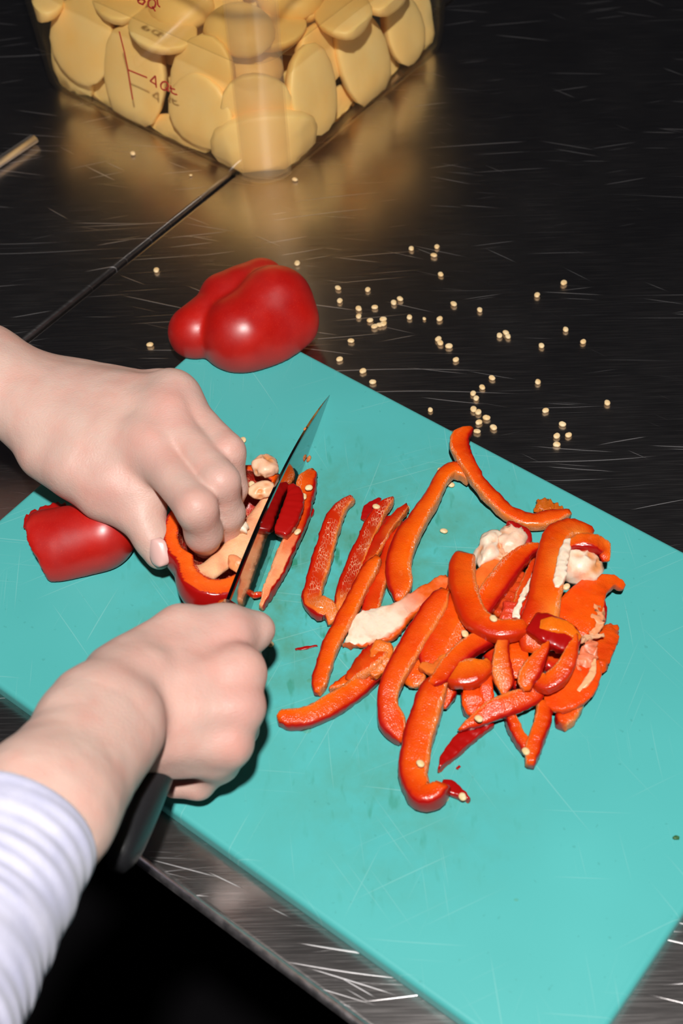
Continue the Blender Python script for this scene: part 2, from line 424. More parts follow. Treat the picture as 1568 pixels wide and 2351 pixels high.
# ---------------------------------------------------------------- steel bar at the left rim
e1 = at(79, 318, 4); e0 = at(-60, 411, 4); e2 = e0 + (e0 - e1) * 1.3
V, F = tube([e1 + (e0 - e1) * -.004, e1, e0, e2], [.0038, .0046, .0046, .0046], 14, .7)
rod = link('steel_rod', mesh(V, F), simple('bright_steel', (1., .96, .93), .38, 1.))
tag(rod, 'thin shiny steel rod end lying on the far worktop at the left edge', 'kitchen utensil')
# ================================================================ container of potatoes
P0 = at(620, 456, 0)                       # where its two near walls meet on the worktop
X0, Y0 = P0[0] - .243, P0[1]; X1, Y1 = P0[0], P0[1] + .236
ZW = .108                                   # water level
TAP = .045                                  # outward lean of the walls
def rrect(x0, x1, y0, y1, r, n=10):
    pts = []
    for (cx, cy, a0) in ((x1 - r, y1 - r, 0), (x0 + r, y1 - r, 90), (x0 + r, y0 + r, 180), (x1 - r, y0 + r, 270)):
        for k in range(n + 1):
            a = math.radians(a0 + 90 * k / n); pts.append((cx + r * math.cos(a), cy + r * math.sin(a), k, a0))
    return pts
def cont_ring(z, ins=0., r=.026):
    e = TAP * z - ins
    zz = max(0., .010 - z); e -= .5 * zz           # rounded heel
    return [(p[0], p[1], z) for p in rrect(X0 - e, X1 + e, Y0 - e, Y1 + e, r)]
NZ = [0.0008, .003, .006, .010, .03, .06, .09, .12, .15, .18, .205]
def loft(rings, closed=True, cap0=False, cap1=False):
    n = len(rings[0]); V = [p for r in rings for p in r]; F = []
    for i in range(len(rings) - 1):
        for j in range(n if closed else n - 1): F.append((i * n + j, i * n + (j + 1) % n, (i + 1) * n + (j + 1) % n, (i + 1) * n + j))
    if cap0: F.append(tuple(range(n - 1, -1, -1)))
    if cap1: F.append(tuple((len(rings) - 1) * n + j for j in range(n)))
    return V, F
box = empty('storage_container', (P0[0] - .12, P0[1] + .114, 0), 'big square clear plastic container filled with peeled potatoes in cloudy water', 'container')
# outer and inner skins of the wall as one closed shell, with the near corner split off, its refracted brightness put in as cream haze
full_out = [cont_ring(z) for z in NZ]; full_in = [cont_ring(z, .0028, .024) for z in NZ[2:]]
nn = len(full_out[0]); k0 = 3 * 11; cor = set(range(k0 + 1, k0 + 10))       # the corner towards the camera
V, F = loft(full_out + full_in[::-1], cap0=True, cap1=True)
keep = [f for f in F if not (len(f) == 4 and all((i % nn) in range(k0, k0 + 11) for i in f) and len(set(i % nn for i in f)) == 2)]
V2, keep = V, keep
link('wall_shell', mesh(V2, keep), M['plastic'], box)
idx = list(range(k0, k0 + 11))
cr = [[r[i] for i in idx] for r in full_out]; ci = [[r[i] for i in idx] for r in full_in]
rings = cr + ci[::-1]
V, F = loft(rings, closed=False)
link('rounded_corner', mesh(V, F), M['corner'], box)
# rim above the frame
rim = [cont_ring(.205, -.006), cont_ring(.212, -.008), cont_ring(.212, .001), cont_ring(.205, .001)]
V, F = loft(rim + [rim[0]]); link('rim', mesh(V, F), M['plastic'], box)
# water body surface: lid of the liquid with a small meniscus against the walls
wr = []
for f in (1., .985, .96, .9, .6, .2):
    r = cont_ring(ZW, .003, .024); cxm, cym = (X0 + X1) / 2, (Y0 + Y1) / 2
    wr.append([(cxm + (p[0] - cxm) * f, cym + (p[1] - cym) * f, ZW + (.0022 if f == 1. else (.0006 if f == .985 else 0))) for p in r])
V, F = loft(wr, cap1=True)
wo = link('water', mesh(V, F), M['water'], box)
wo['label'] = 'cloudy yellowish water surface'
# thin dark line of the liquid's rim against the wall
# red graduation marks printed on the near left wall
def wallpt(px, py, inset=0.0):
    """point where the sight line meets the near left wall (plane y = Y0, leaning out by TAP)"""
    d = ray(px, py); z = .08
    for _ in range(6):
        y = Y0 - TAP * z - .0005 + inset; t = (y - CC[1]) / d[1]; z = (CC + d * t)[2]
    return CC + d * t
def wallptR(px, py, inset=0.0):
    d = ray(px, py); z = .08
    for _ in range(6):
        x = X1 + TAP * z - inset; t = (x - CC[0]) / d[0]; z = (CC + d * t)[2]
    return CC + d * t
marks = []; glyphs = []
def stroke(a, b, wd=.0011):
    A_, B_ = wallpt(*a), wallpt(*b); t = B_ - A_; t /= np.linalg.norm(t); nn_ = np.array([0, -1, -TAP]); s = np.cross(t, nn_); s /= np.linalg.norm(s)
    o = nn_ / np.linalg.norm(nn_) * .0003
    marks.append([A_ + s * wd / 2, B_ + s * wd / 2, B_ - s * wd / 2, A_ - s * wd / 2, o])
def poly(pts, wd=.0011):
    for a, b in zip(pts[:-1], pts[1:]): stroke(a, b, wd)
poly([(274, 72), (286, 120), (294, 160), (299, 195), (305, 228)], .0012)
poly([(294, 160), (318, 170), (338, 178)], .0013)
# the characters 4 QT
glyphs.append((len(marks), 'graduation_line'))
poly([(357, 174), (345, 186), (360, 195)], .0013); glyphs.append((len(marks), 'graduation_line'))
poly([(357, 174), (359, 201)], .0013)
glyphs.append((len(marks), 'printed_four'))
q = [(378 + 9 * math.cos(a), 197 + 10 * math.sin(a)) for a in np.linspace(0, 2 * math.pi, 10)]
poly(q, .0014); poly([(380, 200), (388, 210)], .0014)
glyphs.append((len(marks), 'printed_letter'))
poly([(392, 196), (394, 212), (401, 216), (407, 217)], .0013); poly([(390, 202), (402, 205)], .0013)
glyphs.append((len(marks), 'printed_letter'))
# the characters 6 QT, cut by the upper frame
poly([(328, -14), (316, -4), (318, 6), (328, 10), (334, 2), (324, -3), (317, 1)], .0014)
glyphs.append((len(marks), 'printed_six'))
q = [(349 + 9 * math.cos(a), 8 + 11 * math.sin(a)) for a in np.linspace(0, 2 * math.pi, 10)]
poly(q, .0014); poly([(350, 14), (357, 26)], .0014); glyphs.append((len(marks), 'printed_letter'))
poly([(361, -2), (363, 12), (368, 16)], .0013)
glyphs.append((len(marks), 'printed_letter'))
g0 = 0
for g1, nm in glyphs:
    V = []; F = []
    for a, b, c, d, o in marks[g0:g1]:
        i = len(V); V += [a, b, c, d, a + o, b + o, c + o, d + o]
        F += [(i, i + 1, i + 2, i + 3), (i + 7, i + 6, i + 5, i + 4), (i, i + 4, i + 5, i + 1), (i + 1, i + 5, i + 6, i + 2), (i + 2, i + 6, i + 7, i + 3), (i + 3, i + 7, i + 4, i)]
    link(nm, mesh(V, F), M['red_print'], box, smooth=False); g0 = g1

# potatoes: peeled, halved, flat faces towards the wall
def potato_mesh(a, b, c, seed, flatf=.25):
    n, m = 18, 12; V = []; F = []; r_ = np.random.default_rng(seed); ph = r_.random(4) * 6.28
    V.append((0, 0, -c * flatf)); 
    prof = []
    for i in range(1, m):
        t = i / m * math.pi; prof.append((math.sin(t) ** .75, -math.cos(t)))
    for (rr, zz) in prof:
        for j in range(n):
            an = 2 * math.pi * j / n
            w_ = 1 + .04 * math.sin(2 * an + ph[0]) + .03 * math.sin(3 * an + ph[1])
            z = zz * c * (flatf if zz < 0 else 1.)
            V.append((a * rr * w_ * math.cos(an), b * rr * w_ * math.sin(an), z + .03 * c * math.sin(3 * an + ph[2]) * rr))
    V.append((0, 0, c)); L = len(V) - 1
    for j in range(n): F.append((0, 1 + (j + 1) % n, 1 + j))
    for i in range(m - 2):
        for j in range(n): F.append((1 + i * n + j, 1 + i * n + (j + 1) % n, 1 + (i + 1) * n + (j + 1) % n, 1 + (i + 1) * n + j))
    for j in range(n): F.append((1 + (m - 2) * n + j, 1 + (m - 2) * n + (j + 1) % n, L))
    return mesh(V, F)
def clamp_in(o):
    """press the potato inside the container: no vertex outside the inner wall or under the bottom"""
    n = len(o.data.vertices); co = np.empty(n * 3, np.float32); o.data.vertices.foreach_get('co', co); co = co.reshape(-1, 3)
    Mw = np.array(o.matrix_world); W = co @ Mw[:3, :3].T + Mw[:3, 3]
    cx_, cy_ = (X0 + X1) / 2, (Y0 + Y1) / 2
    for _ in range(4):
        e = TAP * W[:, 2] - .0045 - .5 * np.maximum(0, .010 - W[:, 2]); r = .022
        hx, hy = (X1 - X0) / 2 + e - r, (Y1 - Y0) / 2 + e - r
        qx, qy = np.abs(W[:, 0] - cx_) - hx, np.abs(W[:, 1] - cy_) - hy
        ox, oy = np.maximum(qx, 0), np.maximum(qy, 0); L = np.sqrt(ox ** 2 + oy ** 2); d = L + np.minimum(np.maximum(qx, qy), 0) - r
        gx = np.where(L > 1e-9, ox / np.maximum(L, 1e-9), (qx > qy)) * np.sign(W[:, 0] - cx_); gy = np.where(L > 1e-9, oy / np.maximum(L, 1e-9), (qx <= qy)) * np.sign(W[:, 1] - cy_)
        m = np.maximum(d, 0); W[:, 0] -= gx * m; W[:, 1] -= gy * m
    W[:, 2] = np.maximum(W[:, 2], .0035)
    co = (W - Mw[:3, 3]) @ np.linalg.inv(Mw[:3, :3]).T
    o.data.vertices.foreach_set('co', co.astype(np.float32).ravel()); o.data.update()
def potato(px, py, wall, a, b, rot, c=20, inset=4, label=None, tilt=0, group='potatoes in the container'):
    """flat cut face parallel to a wall (L near left, R near right) or facing up (U, inset = height)"""
    inset += b * .28 if wall in 'LR' else 0
    if wall == 'L': P = wallpt(px, py, inset / 1000); nrm = np.array([0, 1, TAP]); h = np.array([1., 0, 0])
    elif wall == 'R': P = wallptR(px, py, inset / 1000); nrm = np.array([-1., 0, TAP]); h = np.array([0, 1., 0])
    elif wall == 'C': P = wallpt(px, py, inset / 1000); nrm = np.array([-.71, .71, 0]); h = np.array([.71, .71, 0])
    else: P = at(px, py, inset); nrm = np.array([0, 0, -1.]); h = np.array([1., 0, 0])
    nrm = nrm / np.linalg.norm(nrm); h = h - nrm * (h @ nrm); h /= np.linalg.norm(h); v = np.cross(nrm, h)
    ca, sa = math.cos(math.radians(rot)), math.sin(math.radians(rot))
    ax, ay = h * ca + v * sa, -h * sa + v * ca
    if wall in 'LR' and not tilt: tilt = 20
    if tilt:
        ct, st = math.cos(math.radians(tilt)), math.sin(math.radians(tilt)); nrm, ay = nrm * ct + ay * st, ay * ct - nrm * st
    o = link('potato', potato_mesh(a / 1000, b / 1000, c / 1000, int(abs(px * 7 + py)), .22), M['potato'])
    o.matrix_world = Matrix([[ax[0], ay[0], nrm[0], P[0]], [ax[1], ay[1], nrm[1], P[1]], [ax[2], ay[2], nrm[2], P[2]], [0, 0, 0, 1]])
    clamp_in(o)
    tag(o, label or 'peeled potato deep in the container, mostly behind others', 'potato', group); return o
PL = 'peeled potato half in the water '
potato(157, 168, 'L', 26, 38, -8, 18, 6, PL + 'at the far left corner of the container')
potato(188, 92, 'L', 30, 38, 12, 18, 9, PL + 'high at the left, just above the leftmost one')
potato(306, 178, 'L', 31, 42, 6, 16, 6, 'large peeled potato half right behind the red graduation line')
potato(458, 258, 'L', 30, 29, 0, 15, 5, 'round peeled potato half with a brown centre, left of the container corner')
potato(462, 178, 'L', 26, 34, 20, 16, 16, PL + 'behind the round one below the 4 QT mark')
potato(255, 248, 'L', 32, 24, -20, 18, 9, PL + 'low at the left, under the red graduation line')
potato(408, 318, 'L', 32, 18, -14, 18, 7, PL + 'lying on the bottom under the round one')
potato(608, 345, 'C', 44, 33, -6, 30, 26, 'largest potato half, pressed into the near bottom corner of the container')
potato(722, 208, 'R', 25, 35, 4, 16, 6, PL + 'right beside the container corner')
potato(836, 132, 'R', 27, 43, -3, 16, 5, 'tall oval potato half standing against the near right wall')
potato(790, 268, 'R', 26, 24, 20, 16, 12, PL + 'on the bottom below the tall oval one')
potato(884, 196, 'R', 22, 26, 25, 16, 10, PL + 'low at the right behind the tall oval one')
potato(931, 66, 'R', 20, 31, -6, 16, 6, PL + 'narrow, right of the tall oval one')
potato(952, 122, 'R', 20, 22, 20, 16, 14, PL + 'low in the far right corner')
potato(985, 42, 'R', 22, 34, 0, 16, 12, PL + 'highest at the right end of the container')
potato(748, 120, 'R', 30, 24, 15, 16, 24, PL + 'behind, between the corner and the tall oval one')
potato(590, 250, 'C', 26, 30, 10, 16, 34, PL + 'behind the bright corner, above the largest one')
potato(372, 64, 'U', 31, 23, 20, 13, 83, 'potato seen from above at the water surface, under the 6 QT mark')
potato(615, 64, 'U', 29, 23, -35, 13, 81, 'potato seen from above at the water surface, behind the container corner')
potato(275, -4, 'U', 29, 21, 30, 13, 84, 'potato just under the water surface at the upper left')
potato(85, 2, 'U', 22, 21, 40, 13, 75, 'potato just under the water surface at the far left')
potato(480, -1, 'U', 29, 25, 10, 13, 83, 'potato just under the water surface at the top, left of the corner')
potato(790, 29, 'U', 29, 21, 50, 13, 83, 'potato just under the water surface at the top, right of the corner')
potato(690, -6, 'U', 26, 21, 20, 13, 82, 'potato just under the water surface at the top middle')
potato(880, -21, 'U', 26, 21, 60, 13, 81, 'potato just under the water surface at the top right')
r2 = np.random.default_rng(3)
for k in range(27):
    o = link('potato', potato_mesh(.028, .025, .016, k, .6), M['potato'])
    fx, fy = ((k % 3) + .5) / 3 + (r2.random() - .5) * .03, ((k // 3 % 3) + .5) / 3 + (r2.random() - .5) * .03; z = .022 + .031 * (k // 9)
    o.matrix_world = Matrix.Translation((X0 + .032 + fx * (.240 - .066), Y0 + .032 + fy * (.228 - .066), z)) @ Matrix.Rotation(r2.random() * .5 - .25, 4, 'Z') @ Matrix.Rotation(r2.random() * .3 - .15, 4, 'X')
    clamp_in(o)
    tag(o, 'peeled potato in the middle of the container, glimpsed behind the ones at the walls', 'potato', 'inner potatoes')
# ================================================================ pepper pieces
SKIN = (.42, .005, .004); SKIND = (.28, .003, .003); CUT = (.92, .095, .003); CUTR = (.60, .014, .002); PALE = (.88, .21, .03); PITH = (.96, .60, .36); RSIDE = (.60, .022, .003); WHITE = (.98, .80, .62)
def catmull(P, n):
    P = np.asarray(P, float); m = len(P)
    if m == 2: return P[0] + np.linspace(0, 1, n)[:, None] * (P[1] - P[0])
    Q = np.vstack([2 * P[0] - P[1], P, 2 * P[-1] - P[-2]])
    L = np.concatenate([[0], np.cumsum(np.linalg.norm(np.diff(P[:, :3], axis=0), axis=1) ** .7)]); L /= L[-1]
    out = []
    for t in np.linspace(0, 1, n):
        i = min(int(np.searchsorted(L, t, 'right') - 1), m - 2); u = (t - L[i]) / (L[i + 1] - L[i])
        a, b, c, d = Q[i], Q[i + 1], Q[i + 2], Q[i + 3]
        out.append(.5 * (2 * b + (c - a) * u + (2 * a - 5 * b + 4 * c - d) * u ** 2 + (3 * b - a - 3 * c + d) * u ** 3))
    return np.array(out)
SID = [0]
def strip(pts, th=7.5, skin=1, roll=0, top=CUT, inner=None, name='pepper_strip', label='', group='sliced pepper strips', cat='pepper strip', mat=None, jag=.10,
          skinc=SKIN, topend=None, n=46, parent=None, conc=.0, pale=.15, tex=-.55):
    """strip of pepper wall. pts: (px, py, height of its lower side above the board in mm, width px[, roll deg]); skin = +1 / -1: which long side is skin (left / right of its run); 2 = skin on top"""
    SID[0] += 1
    if top[0] > .75 and top[2] < .02: top = (min(.96, top[0] * 1.06), top[1] * 1.3, top[2] * .6)
    P = []; W = []; Z = []; Rl = []
    for p in pts:
        q = at(p[0], p[1], 12.7 + p[2] + th * .5); P.append(q); W.append(p[3] * mmpp(q)); Rl.append(p[4] if len(p) > 4 else roll)
    full = catmull(np.hstack([np.array(P), np.array(W)[:, None], np.array(Rl, float)[:, None]]), n)
    C_, Wd, Ro = full[:, :3], np.maximum(full[:, 3], .0012), np.radians(full[:, 4])
    T = np.gradient(C_, axis=0); T /= np.linalg.norm(T, axis=1)[:, None]
    m = 20; V = []; col = []; F = []
    view = None
    for i in range(n):
        s = np.cross((0, 0, 1.), T[i]); s /= np.linalg.norm(s); u = np.cross(T[i], s)     # s = left of travel
        c, sn = math.cos(Ro[i]), math.sin(Ro[i]); s, u = s * c + u * sn, -s * sn + u * c
        e = i / (n - 1); endr = min(1., .72 + 9 * min(e, 1 - e))
        t2 = th / 2000 * endr
        for j in range(m):
            a = 2 * math.pi * (j + .5) / m; ca, sa = math.cos(a), math.sin(a)
            px_ = math.copysign(abs(ca) ** .46, ca); py_ = math.copysign(abs(sa) ** .42, sa)
            V.append(C_[i] + s * px_ * Wd[i] / 2 + u * (py_ * t2 - conc * t2 * (1 - abs(px_)) * (1 if sa > 0 else 0)))
            side = px_ * (1 if skin != -1 else -1)
            if skin == 2: k = SKIN if sa > -.35 else top
            elif skin == 0: k = top
            elif side > .80 or sa < -.75: k = skinc
            elif side < -.84: k = inner or PALE
            else:
                f = (side + .8) / 1.6; f = max(0, min(1, f)) ** 1.7; k = tuple(top[x] * (1 - f) + CUTR[x] * f for x in range(3))
                g_ = max(0, min(1, (-side + .05) / .75)) * pale * 1.2 * (.5 + .5 * math.sin(i * .31 + SID[0])); k = tuple(k[x] * (1 - g_) + (.97, .30, .04)[x] * g_ for x in range(3))
            if topend is not None:
                lo_, hi_, cc_ = topend; f = min(1, max(0, (e - lo_) / (hi_ - lo_)))
                if side <= .80: k = tuple(k[x] * (1 - f) + cc_[x] * f for x in range(3))
            col.append(k)
    V = np.array(V)
    off = rng.random(3) * 10
    nz = np.stack([vnoise(V + off, 110), vnoise(V + off + 3, 110), vnoise(V + off + 7, 110)], 1) * .0005 + np.stack([vnoise(V + off, 520), vnoise(V + off + 3, 520), vnoise(V + off + 7, 520)], 1) * .00042 * (jag / .1)
    V = V + nz
    for i in range(n - 1):
        for j in range(m): F.append((i * m + j, i * m + (j + 1) % m, (i + 1) * m + (j + 1) % m, (i + 1) * m + j))
    c0, c1 = len(V), len(V) + 1
    V = np.vstack([V, V[:m].mean(0), V[-m:].mean(0)]); col += [CUTR, CUTR if topend is None else topend[2]]
    for j in range(m): F.append((c0, (j + 1) % m, j)); F.append((c1, (n - 1) * m + j, (n - 1) * m + (j + 1) % m))
    zmin = BOARD_T + .0002; V[:, 2] = np.maximum(V[:, 2], zmin)
    me = mesh(V, F, col); o = link(name, me, mat or M['pepper'], parent)
    if mat is None and abs(skin) == 1:
        me.materials.append(M['pepper_inner']); half = m // 2
        for i in range(n - 1):
            for j in range(m):
                a = 2 * math.pi * (j + 1) / m; sd = math.cos(a) * (1 if skin != -1 else -1)
                if sd < tex and math.sin(a) > -.9: me.polygons[i * m + j].material_index = 1
    if parent is None:
        origin_to(o, V.mean(0)); tag(o, label, cat, group)
    elif label: o['label'] = label
    return o
def lump(center, rads, axes=None, col=PITH, amp=.25, sc_=120, n=40, name='pith', parent=None, mat=None, label=None, cat=None, group=None, top=None):
    """irregular soft lump"""
    V = []; F = []; m = n // 2
    for i in range(m + 1):
        t = math.pi * i / m
        for j in range(n):
            a = 2 * math.pi * j / n; V.append((math.sin(t) * math.cos(a), math.sin(t) * math.sin(a), math.cos(t)))
    for i in range(m):
        for j in range(n): F.append((i * n + j, (i + 1) * n + j, (i + 1) * n + (j + 1) % n, i * n + (j + 1) % n))
    U = np.array(V); R_ = np.array(rads) / 1000
    Ax = np.eye(3) if axes is None else np.array(axes)
    Pp = np.asarray(center) + (U * R_) @ Ax
    off = rng.random(3) * 5
    d = vnoise(Pp + off, sc_) * amp * 1.3 + np.abs(vnoise(Pp + off + 2, sc_ * 2.0)) * amp * -1.5 + amp * .4
    Pp = np.asarray(center) + (U * R_ * (1 + d)[:, None]) @ Ax
    Pp[:, 2] = np.maximum(Pp[:, 2], BOARD_T + .0003)
    cc = np.tile(np.array(col), (len(Pp), 1)); f = np.clip((-d / amp) * 1.2, 0, 1)[:, None]; cc = cc * (1 - f) + np.array((.9, .35, .12)) * f
    if top is not None: g = np.clip((U @ np.array(top[0]) - top[1]) * 5, 0, 1)[:, None]; cc = cc * (1 - g) + np.array(top[2]) * g
    o = link(name, mesh(Pp, F, cc), mat or M['pith'], parent)
    if parent is None: tag(o, label, cat, group)
    elif label: o['label'] = label
    return o
def img_axes(ang):
    """axes on the board: first along image direction ang (deg, clockwise from right), second across, third up"""
    a = at(784, 1300, 12.7); b = at(784 + 50 * math.cos(math.radians(ang)), 1300 + 50 * math.sin(math.radians(ang)), 12.7)
    x = (b - a) / np.linalg.norm(b - a); return [x, np.cross((0, 0, 1), x), np.array([0, 0, 1.])]

# ---- loose strips left of the pile
strip([(812, 1147, 0, 14), (786, 1163, 1, 30), (765, 1200, 2, 40), (750, 1250, 2, 44), (736, 1300, 2, 46), (722, 1345, 2, 44), (716, 1380, 2, 44), (738, 1398, 3, 54), (758, 1412, 2, 40), (757, 1437, 0, 10)],
      skin=-1, tex=.15, top=(.66, .032, .004), topend=(.70, .85, PALE), label='bent pepper strip with a pale foot, leftmost of the loose strips', jag=.14)
s2 = strip([(904, 1146, 3, 8), (884, 1163, 3, 26), (858, 1200, 2, 36), (836, 1250, 2, 38), (812, 1305, 2, 42), (792, 1360, 2, 42), (789, 1392, 2, 44), (777, 1425, 0, 14)],
      skin=-1, tex=.1, top=(.52, .022, .004), topend=(.78, .9, PALE), label='upright pepper strip with a dark flap and a seed near its top', jag=.14)
strip([(872, 1145, 2, 8), (852, 1168, 1, 34), (838, 1195, 0, 18)], th=3, skin=2, skinc=SKIND, name='skin_flap', parent=s2)
s3 = strip([(935, 1166, 4, 10), (914, 1186, 4, 22), (884, 1222, 3, 28), (858, 1268, 2, 28), (838, 1312, 1, 26), (815, 1350, 0, 22)],
      skin=-1, top=(.48, .02, .004), label='thin dark red strip just right of the one with the dark flap', jag=.14)
strip([(925, 1200, 1, 8), (892, 1196, 1, 26), (872, 1225, 0, 30), (865, 1245, 0, 8)], th=3, skin=2, skinc=SKIND, name='skin_flap', parent=s3)
strip([(868, 1284, 7, 18), (850, 1308, 7, 38), (825, 1355, 5, 38), (793, 1420, 3, 38), (758, 1485, 2, 40), (742, 1535, 1, 40), (733, 1572, 0, 36), (728, 1592, 0, 14)],
      skin=-1, label='long slightly curved strip crossing below the bent one, ending low on the left', jag=.12)
strip([(926, 1212, 0, 14), (905, 1240, 0, 26), (884, 1300, 0, 36), (866, 1350, 0, 40), (850, 1400, 0, 40), (838, 1440, 0, 36)],
      skin=-1, top=(.70, .036, .003), label='straight narrow strip half hidden behind the tall hooked one')
strip([(1078, 1106, 2, 16), (1064, 1086, 3, 36), (1036, 1082, 4, 36), (1012, 1104, 5, 34), (988, 1150, 5, 38), (958, 1198, 5, 46), (930, 1245, 5, 56), (915, 1300, 4, 60), (918, 1345, 3, 58), (914, 1385, 1, 16)],
      skin=1 if False else -1, label='tall strip with a hooked top, under the one lying at the board edge', th=9)
s7 = strip([(1082, 986, 9, 12), (1056, 1010, 9, 46), (1062, 1045, 9, 40), (1086, 1090, 8, 34), (1128, 1142, 6, 34), (1170, 1180, 3, 36), (1222, 1198, 2, 38), (1268, 1190, 2, 38), (1306, 1180, 1, 14)],
      skin=1, top=(.85, .06, .004), label='long curved strip lying alone near the far board edge', jag=.12)
strip([(1232, 1178, 1, 10), (1246, 1160, 2, 30), (1280, 1168, 2, 22), (1300, 1178, 2, 8)], th=3, skin=0, top=(.55, .12, .01), name='translucent_edge', parent=s7, jag=.3)
# ---- pieces at the left of the pile
wdg = strip([(1032, 1330, 9, 26), (1005, 1350, 8, 44), (965, 1375, 6, 50), (925, 1405, 4, 58), (880, 1432, 3, 96), (836, 1452, 2, 92), (806, 1474, 0, 30), (786, 1482, 0, 5)],
      skin=0, th=6, top=(.80, .09, .01), topend=(.25, .55, WHITE), label='wedge of pale white pith with a red end, left of the pile', mat=M['pith'], jag=.25, cat='pepper piece')
strip([(1020, 1395, 4, 20), (985, 1430, 4, 24), (940, 1470, 4, 24), (905, 1510, 3, 26)], skin=0, th=4, top=(.95, .45, .2), name='pith_fold', parent=wdg, mat=M['pith'], jag=.2)
strip([(893, 1486, 9, 26), (868, 1500, 11, 62, 14), (840, 1525, 9, 64, 18), (812, 1552, 4, 36, 18), (800, 1562, 2, 10)], skin=-1, th=6, top=(.80, .03, .005), label='short red chunk with an orange upper edge, below the white wedge', jag=.2, cat='pepper piece')
strip([(884, 1474, 15, 40), (876, 1500, 14, 52), (866, 1530, 12, 46), (858, 1556, 10, 14)], skin=0, th=4, top=PALE, label='orange flap on top of the short red chunk', jag=.2, cat='pepper piece', mat=M['pepper'])
strip([(757, 1584, 0, 5), (785, 1570, 0, 22), (815, 1555, 1, 28), (850, 1540, 2, 20)], th=5, skin=1, label='thin pointed sliver below the red chunk')
strip([(638, 1656, 0, 20), (655, 1652, 0, 44), (695, 1650, 0, 50), (745, 1630, 0, 52), (798, 1598, 0, 52), (845, 1560, 1, 46), (888, 1525, 2, 30)], skin=-1, th=9, roll=12,
      label='long strip lying flat with its end farthest left, below the red chunk')
strip([(1022, 1358, 15, 22), (1002, 1392, 14, 52), (965, 1450, 12, 56), (928, 1512, 11, 56), (898, 1570, 9, 50), (890, 1620, 6, 50), (903, 1665, 3, 64), (922, 1706, 0, 12)], skin=-1,
      top=(.88, .065, .006), label='long glistening strip running down from the pile to a blunt end', th=9)
strip([(1042, 1348, 10, 30), (1024, 1390, 9, 30), (992, 1452, 8, 32), (960, 1530, 5, 44), (948, 1560, 3, 56), (935, 1575, 1, 20)], skin=-1, top=(.90, .11, .006), label='orange strip between the glistening one and the broad one')
strip([(1078, 1345, 9, 50), (1056, 1390, 11, 80), (1022, 1455, 11, 82), (996, 1508, 9, 74), (988, 1540, 7, 40)], skin=-1, tex=-.25, top=(.90, .075, .004), inner=CUT, label='broad flat orange piece left of the L-shaped strip', th=8)
strip([(966, 1530, 12, 18), (1000, 1538, 14, 34), (1024, 1520, 15, 34), (1046, 1500, 15, 8)], skin=0, th=5, top=PALE, label='small folded orange lip at the foot of the broad piece', cat='pepper piece')
# ---- long bottom strip with hook
hk = strip([(1012, 1560, 8, 40), (994, 1590, 7, 64), (978, 1640, 5, 68), (962, 1690, 3, 70), (952, 1745, 1, 70), (950, 1790, 0, 66), (966, 1825, 1, 62), (992, 1828, 2, 56), (1012, 1812, 3, 44), (1018, 1800, 4, 34)],
      skin=-1, th=13, top=(.90, .075, .004), label='thick long strip reaching lowest in the photo, hooked at its end', n=60)
strip([(1014, 1802, 1, 22), (1034, 1808, 1, 36), (1054, 1822, 0, 28), (1076, 1838, 0, 8)], skin=2, th=5, skinc=SKIND, name='skin_tail', parent=hk)
strip([(990, 1576, 15, 20), (1010, 1560, 15, 40), (1040, 1522, 16, 46), (1080, 1486, 16, 50), (1120, 1462, 14, 48), (1160, 1435, 12, 36)], skin=-1, top=(.88, .07, .005), label='strip slanting up to the right beneath the L-shaped one')
strip([(1068, 1278, 12, 50), (1060, 1305, 14, 62), (1064, 1350, 17, 62), (1080, 1400, 19, 62), (1102, 1430, 20, 60), (1140, 1448, 20, 54), (1180, 1448, 20, 48), (1208, 1440, 19, 34)],
      skin=-1 if False else -1, th=9, skinc=RSIDE, top=(.90, .07, .004), label='L-shaped strip lying on top in the middle of the pile')
strip([(1238, 1262, 9, 18), (1212, 1268, 11, 34), (1182, 1292, 12, 50), (1148, 1335, 12, 56), (1118, 1380, 11, 54), (1098, 1420, 10, 40)], skin=1, th=9, tex=-.3, top=(.88, .065, .004), label='arched strip behind the L-shaped one, curving up to the right')
strip([(1158, 1288, 6, 30), (1128, 1312, 8, 52), (1104, 1345, 8, 52), (1090, 1385, 7, 40)], skin=0, top=(.93, .20, .03), label='yellowish orange strip below the white pith lump', th=8)
st = strip([(1232, 1288, 8, 14), (1218, 1325, 9, 30), (1200, 1370, 9, 34), (1184, 1415, 8, 30), (1178, 1440, 7, 22)], skin=1, top=(.72, .04, .005), label='narrow strip with a white inner rib, left of the big arched piece')
strip([(1226, 1318, 16, 8), (1210, 1352, 17, 14), (1195, 1385, 17, 12), (1184, 1420, 15, 16)], skin=0, th=2, top=WHITE, name='white_rib', parent=st, mat=M['pith'], jag=.2)
strip([(1198, 1322, 6, 14), (1180, 1355, 7, 30), (1160, 1392, 7, 34), (1145, 1420, 6, 30)], skin=0, top=(.62, .05, .01), label='rough fibrous strip between the arched one and the white-ribbed one', jag=.25)
strip([(1165, 1385, 10, 20), (1168, 1405, 10, 36), (1160, 1430, 8, 30)], skin=0, top=(.7, .04, .02), label='small wet red bit beside a seed above the L-shaped strip', cat='pepper piece', jag=.25)
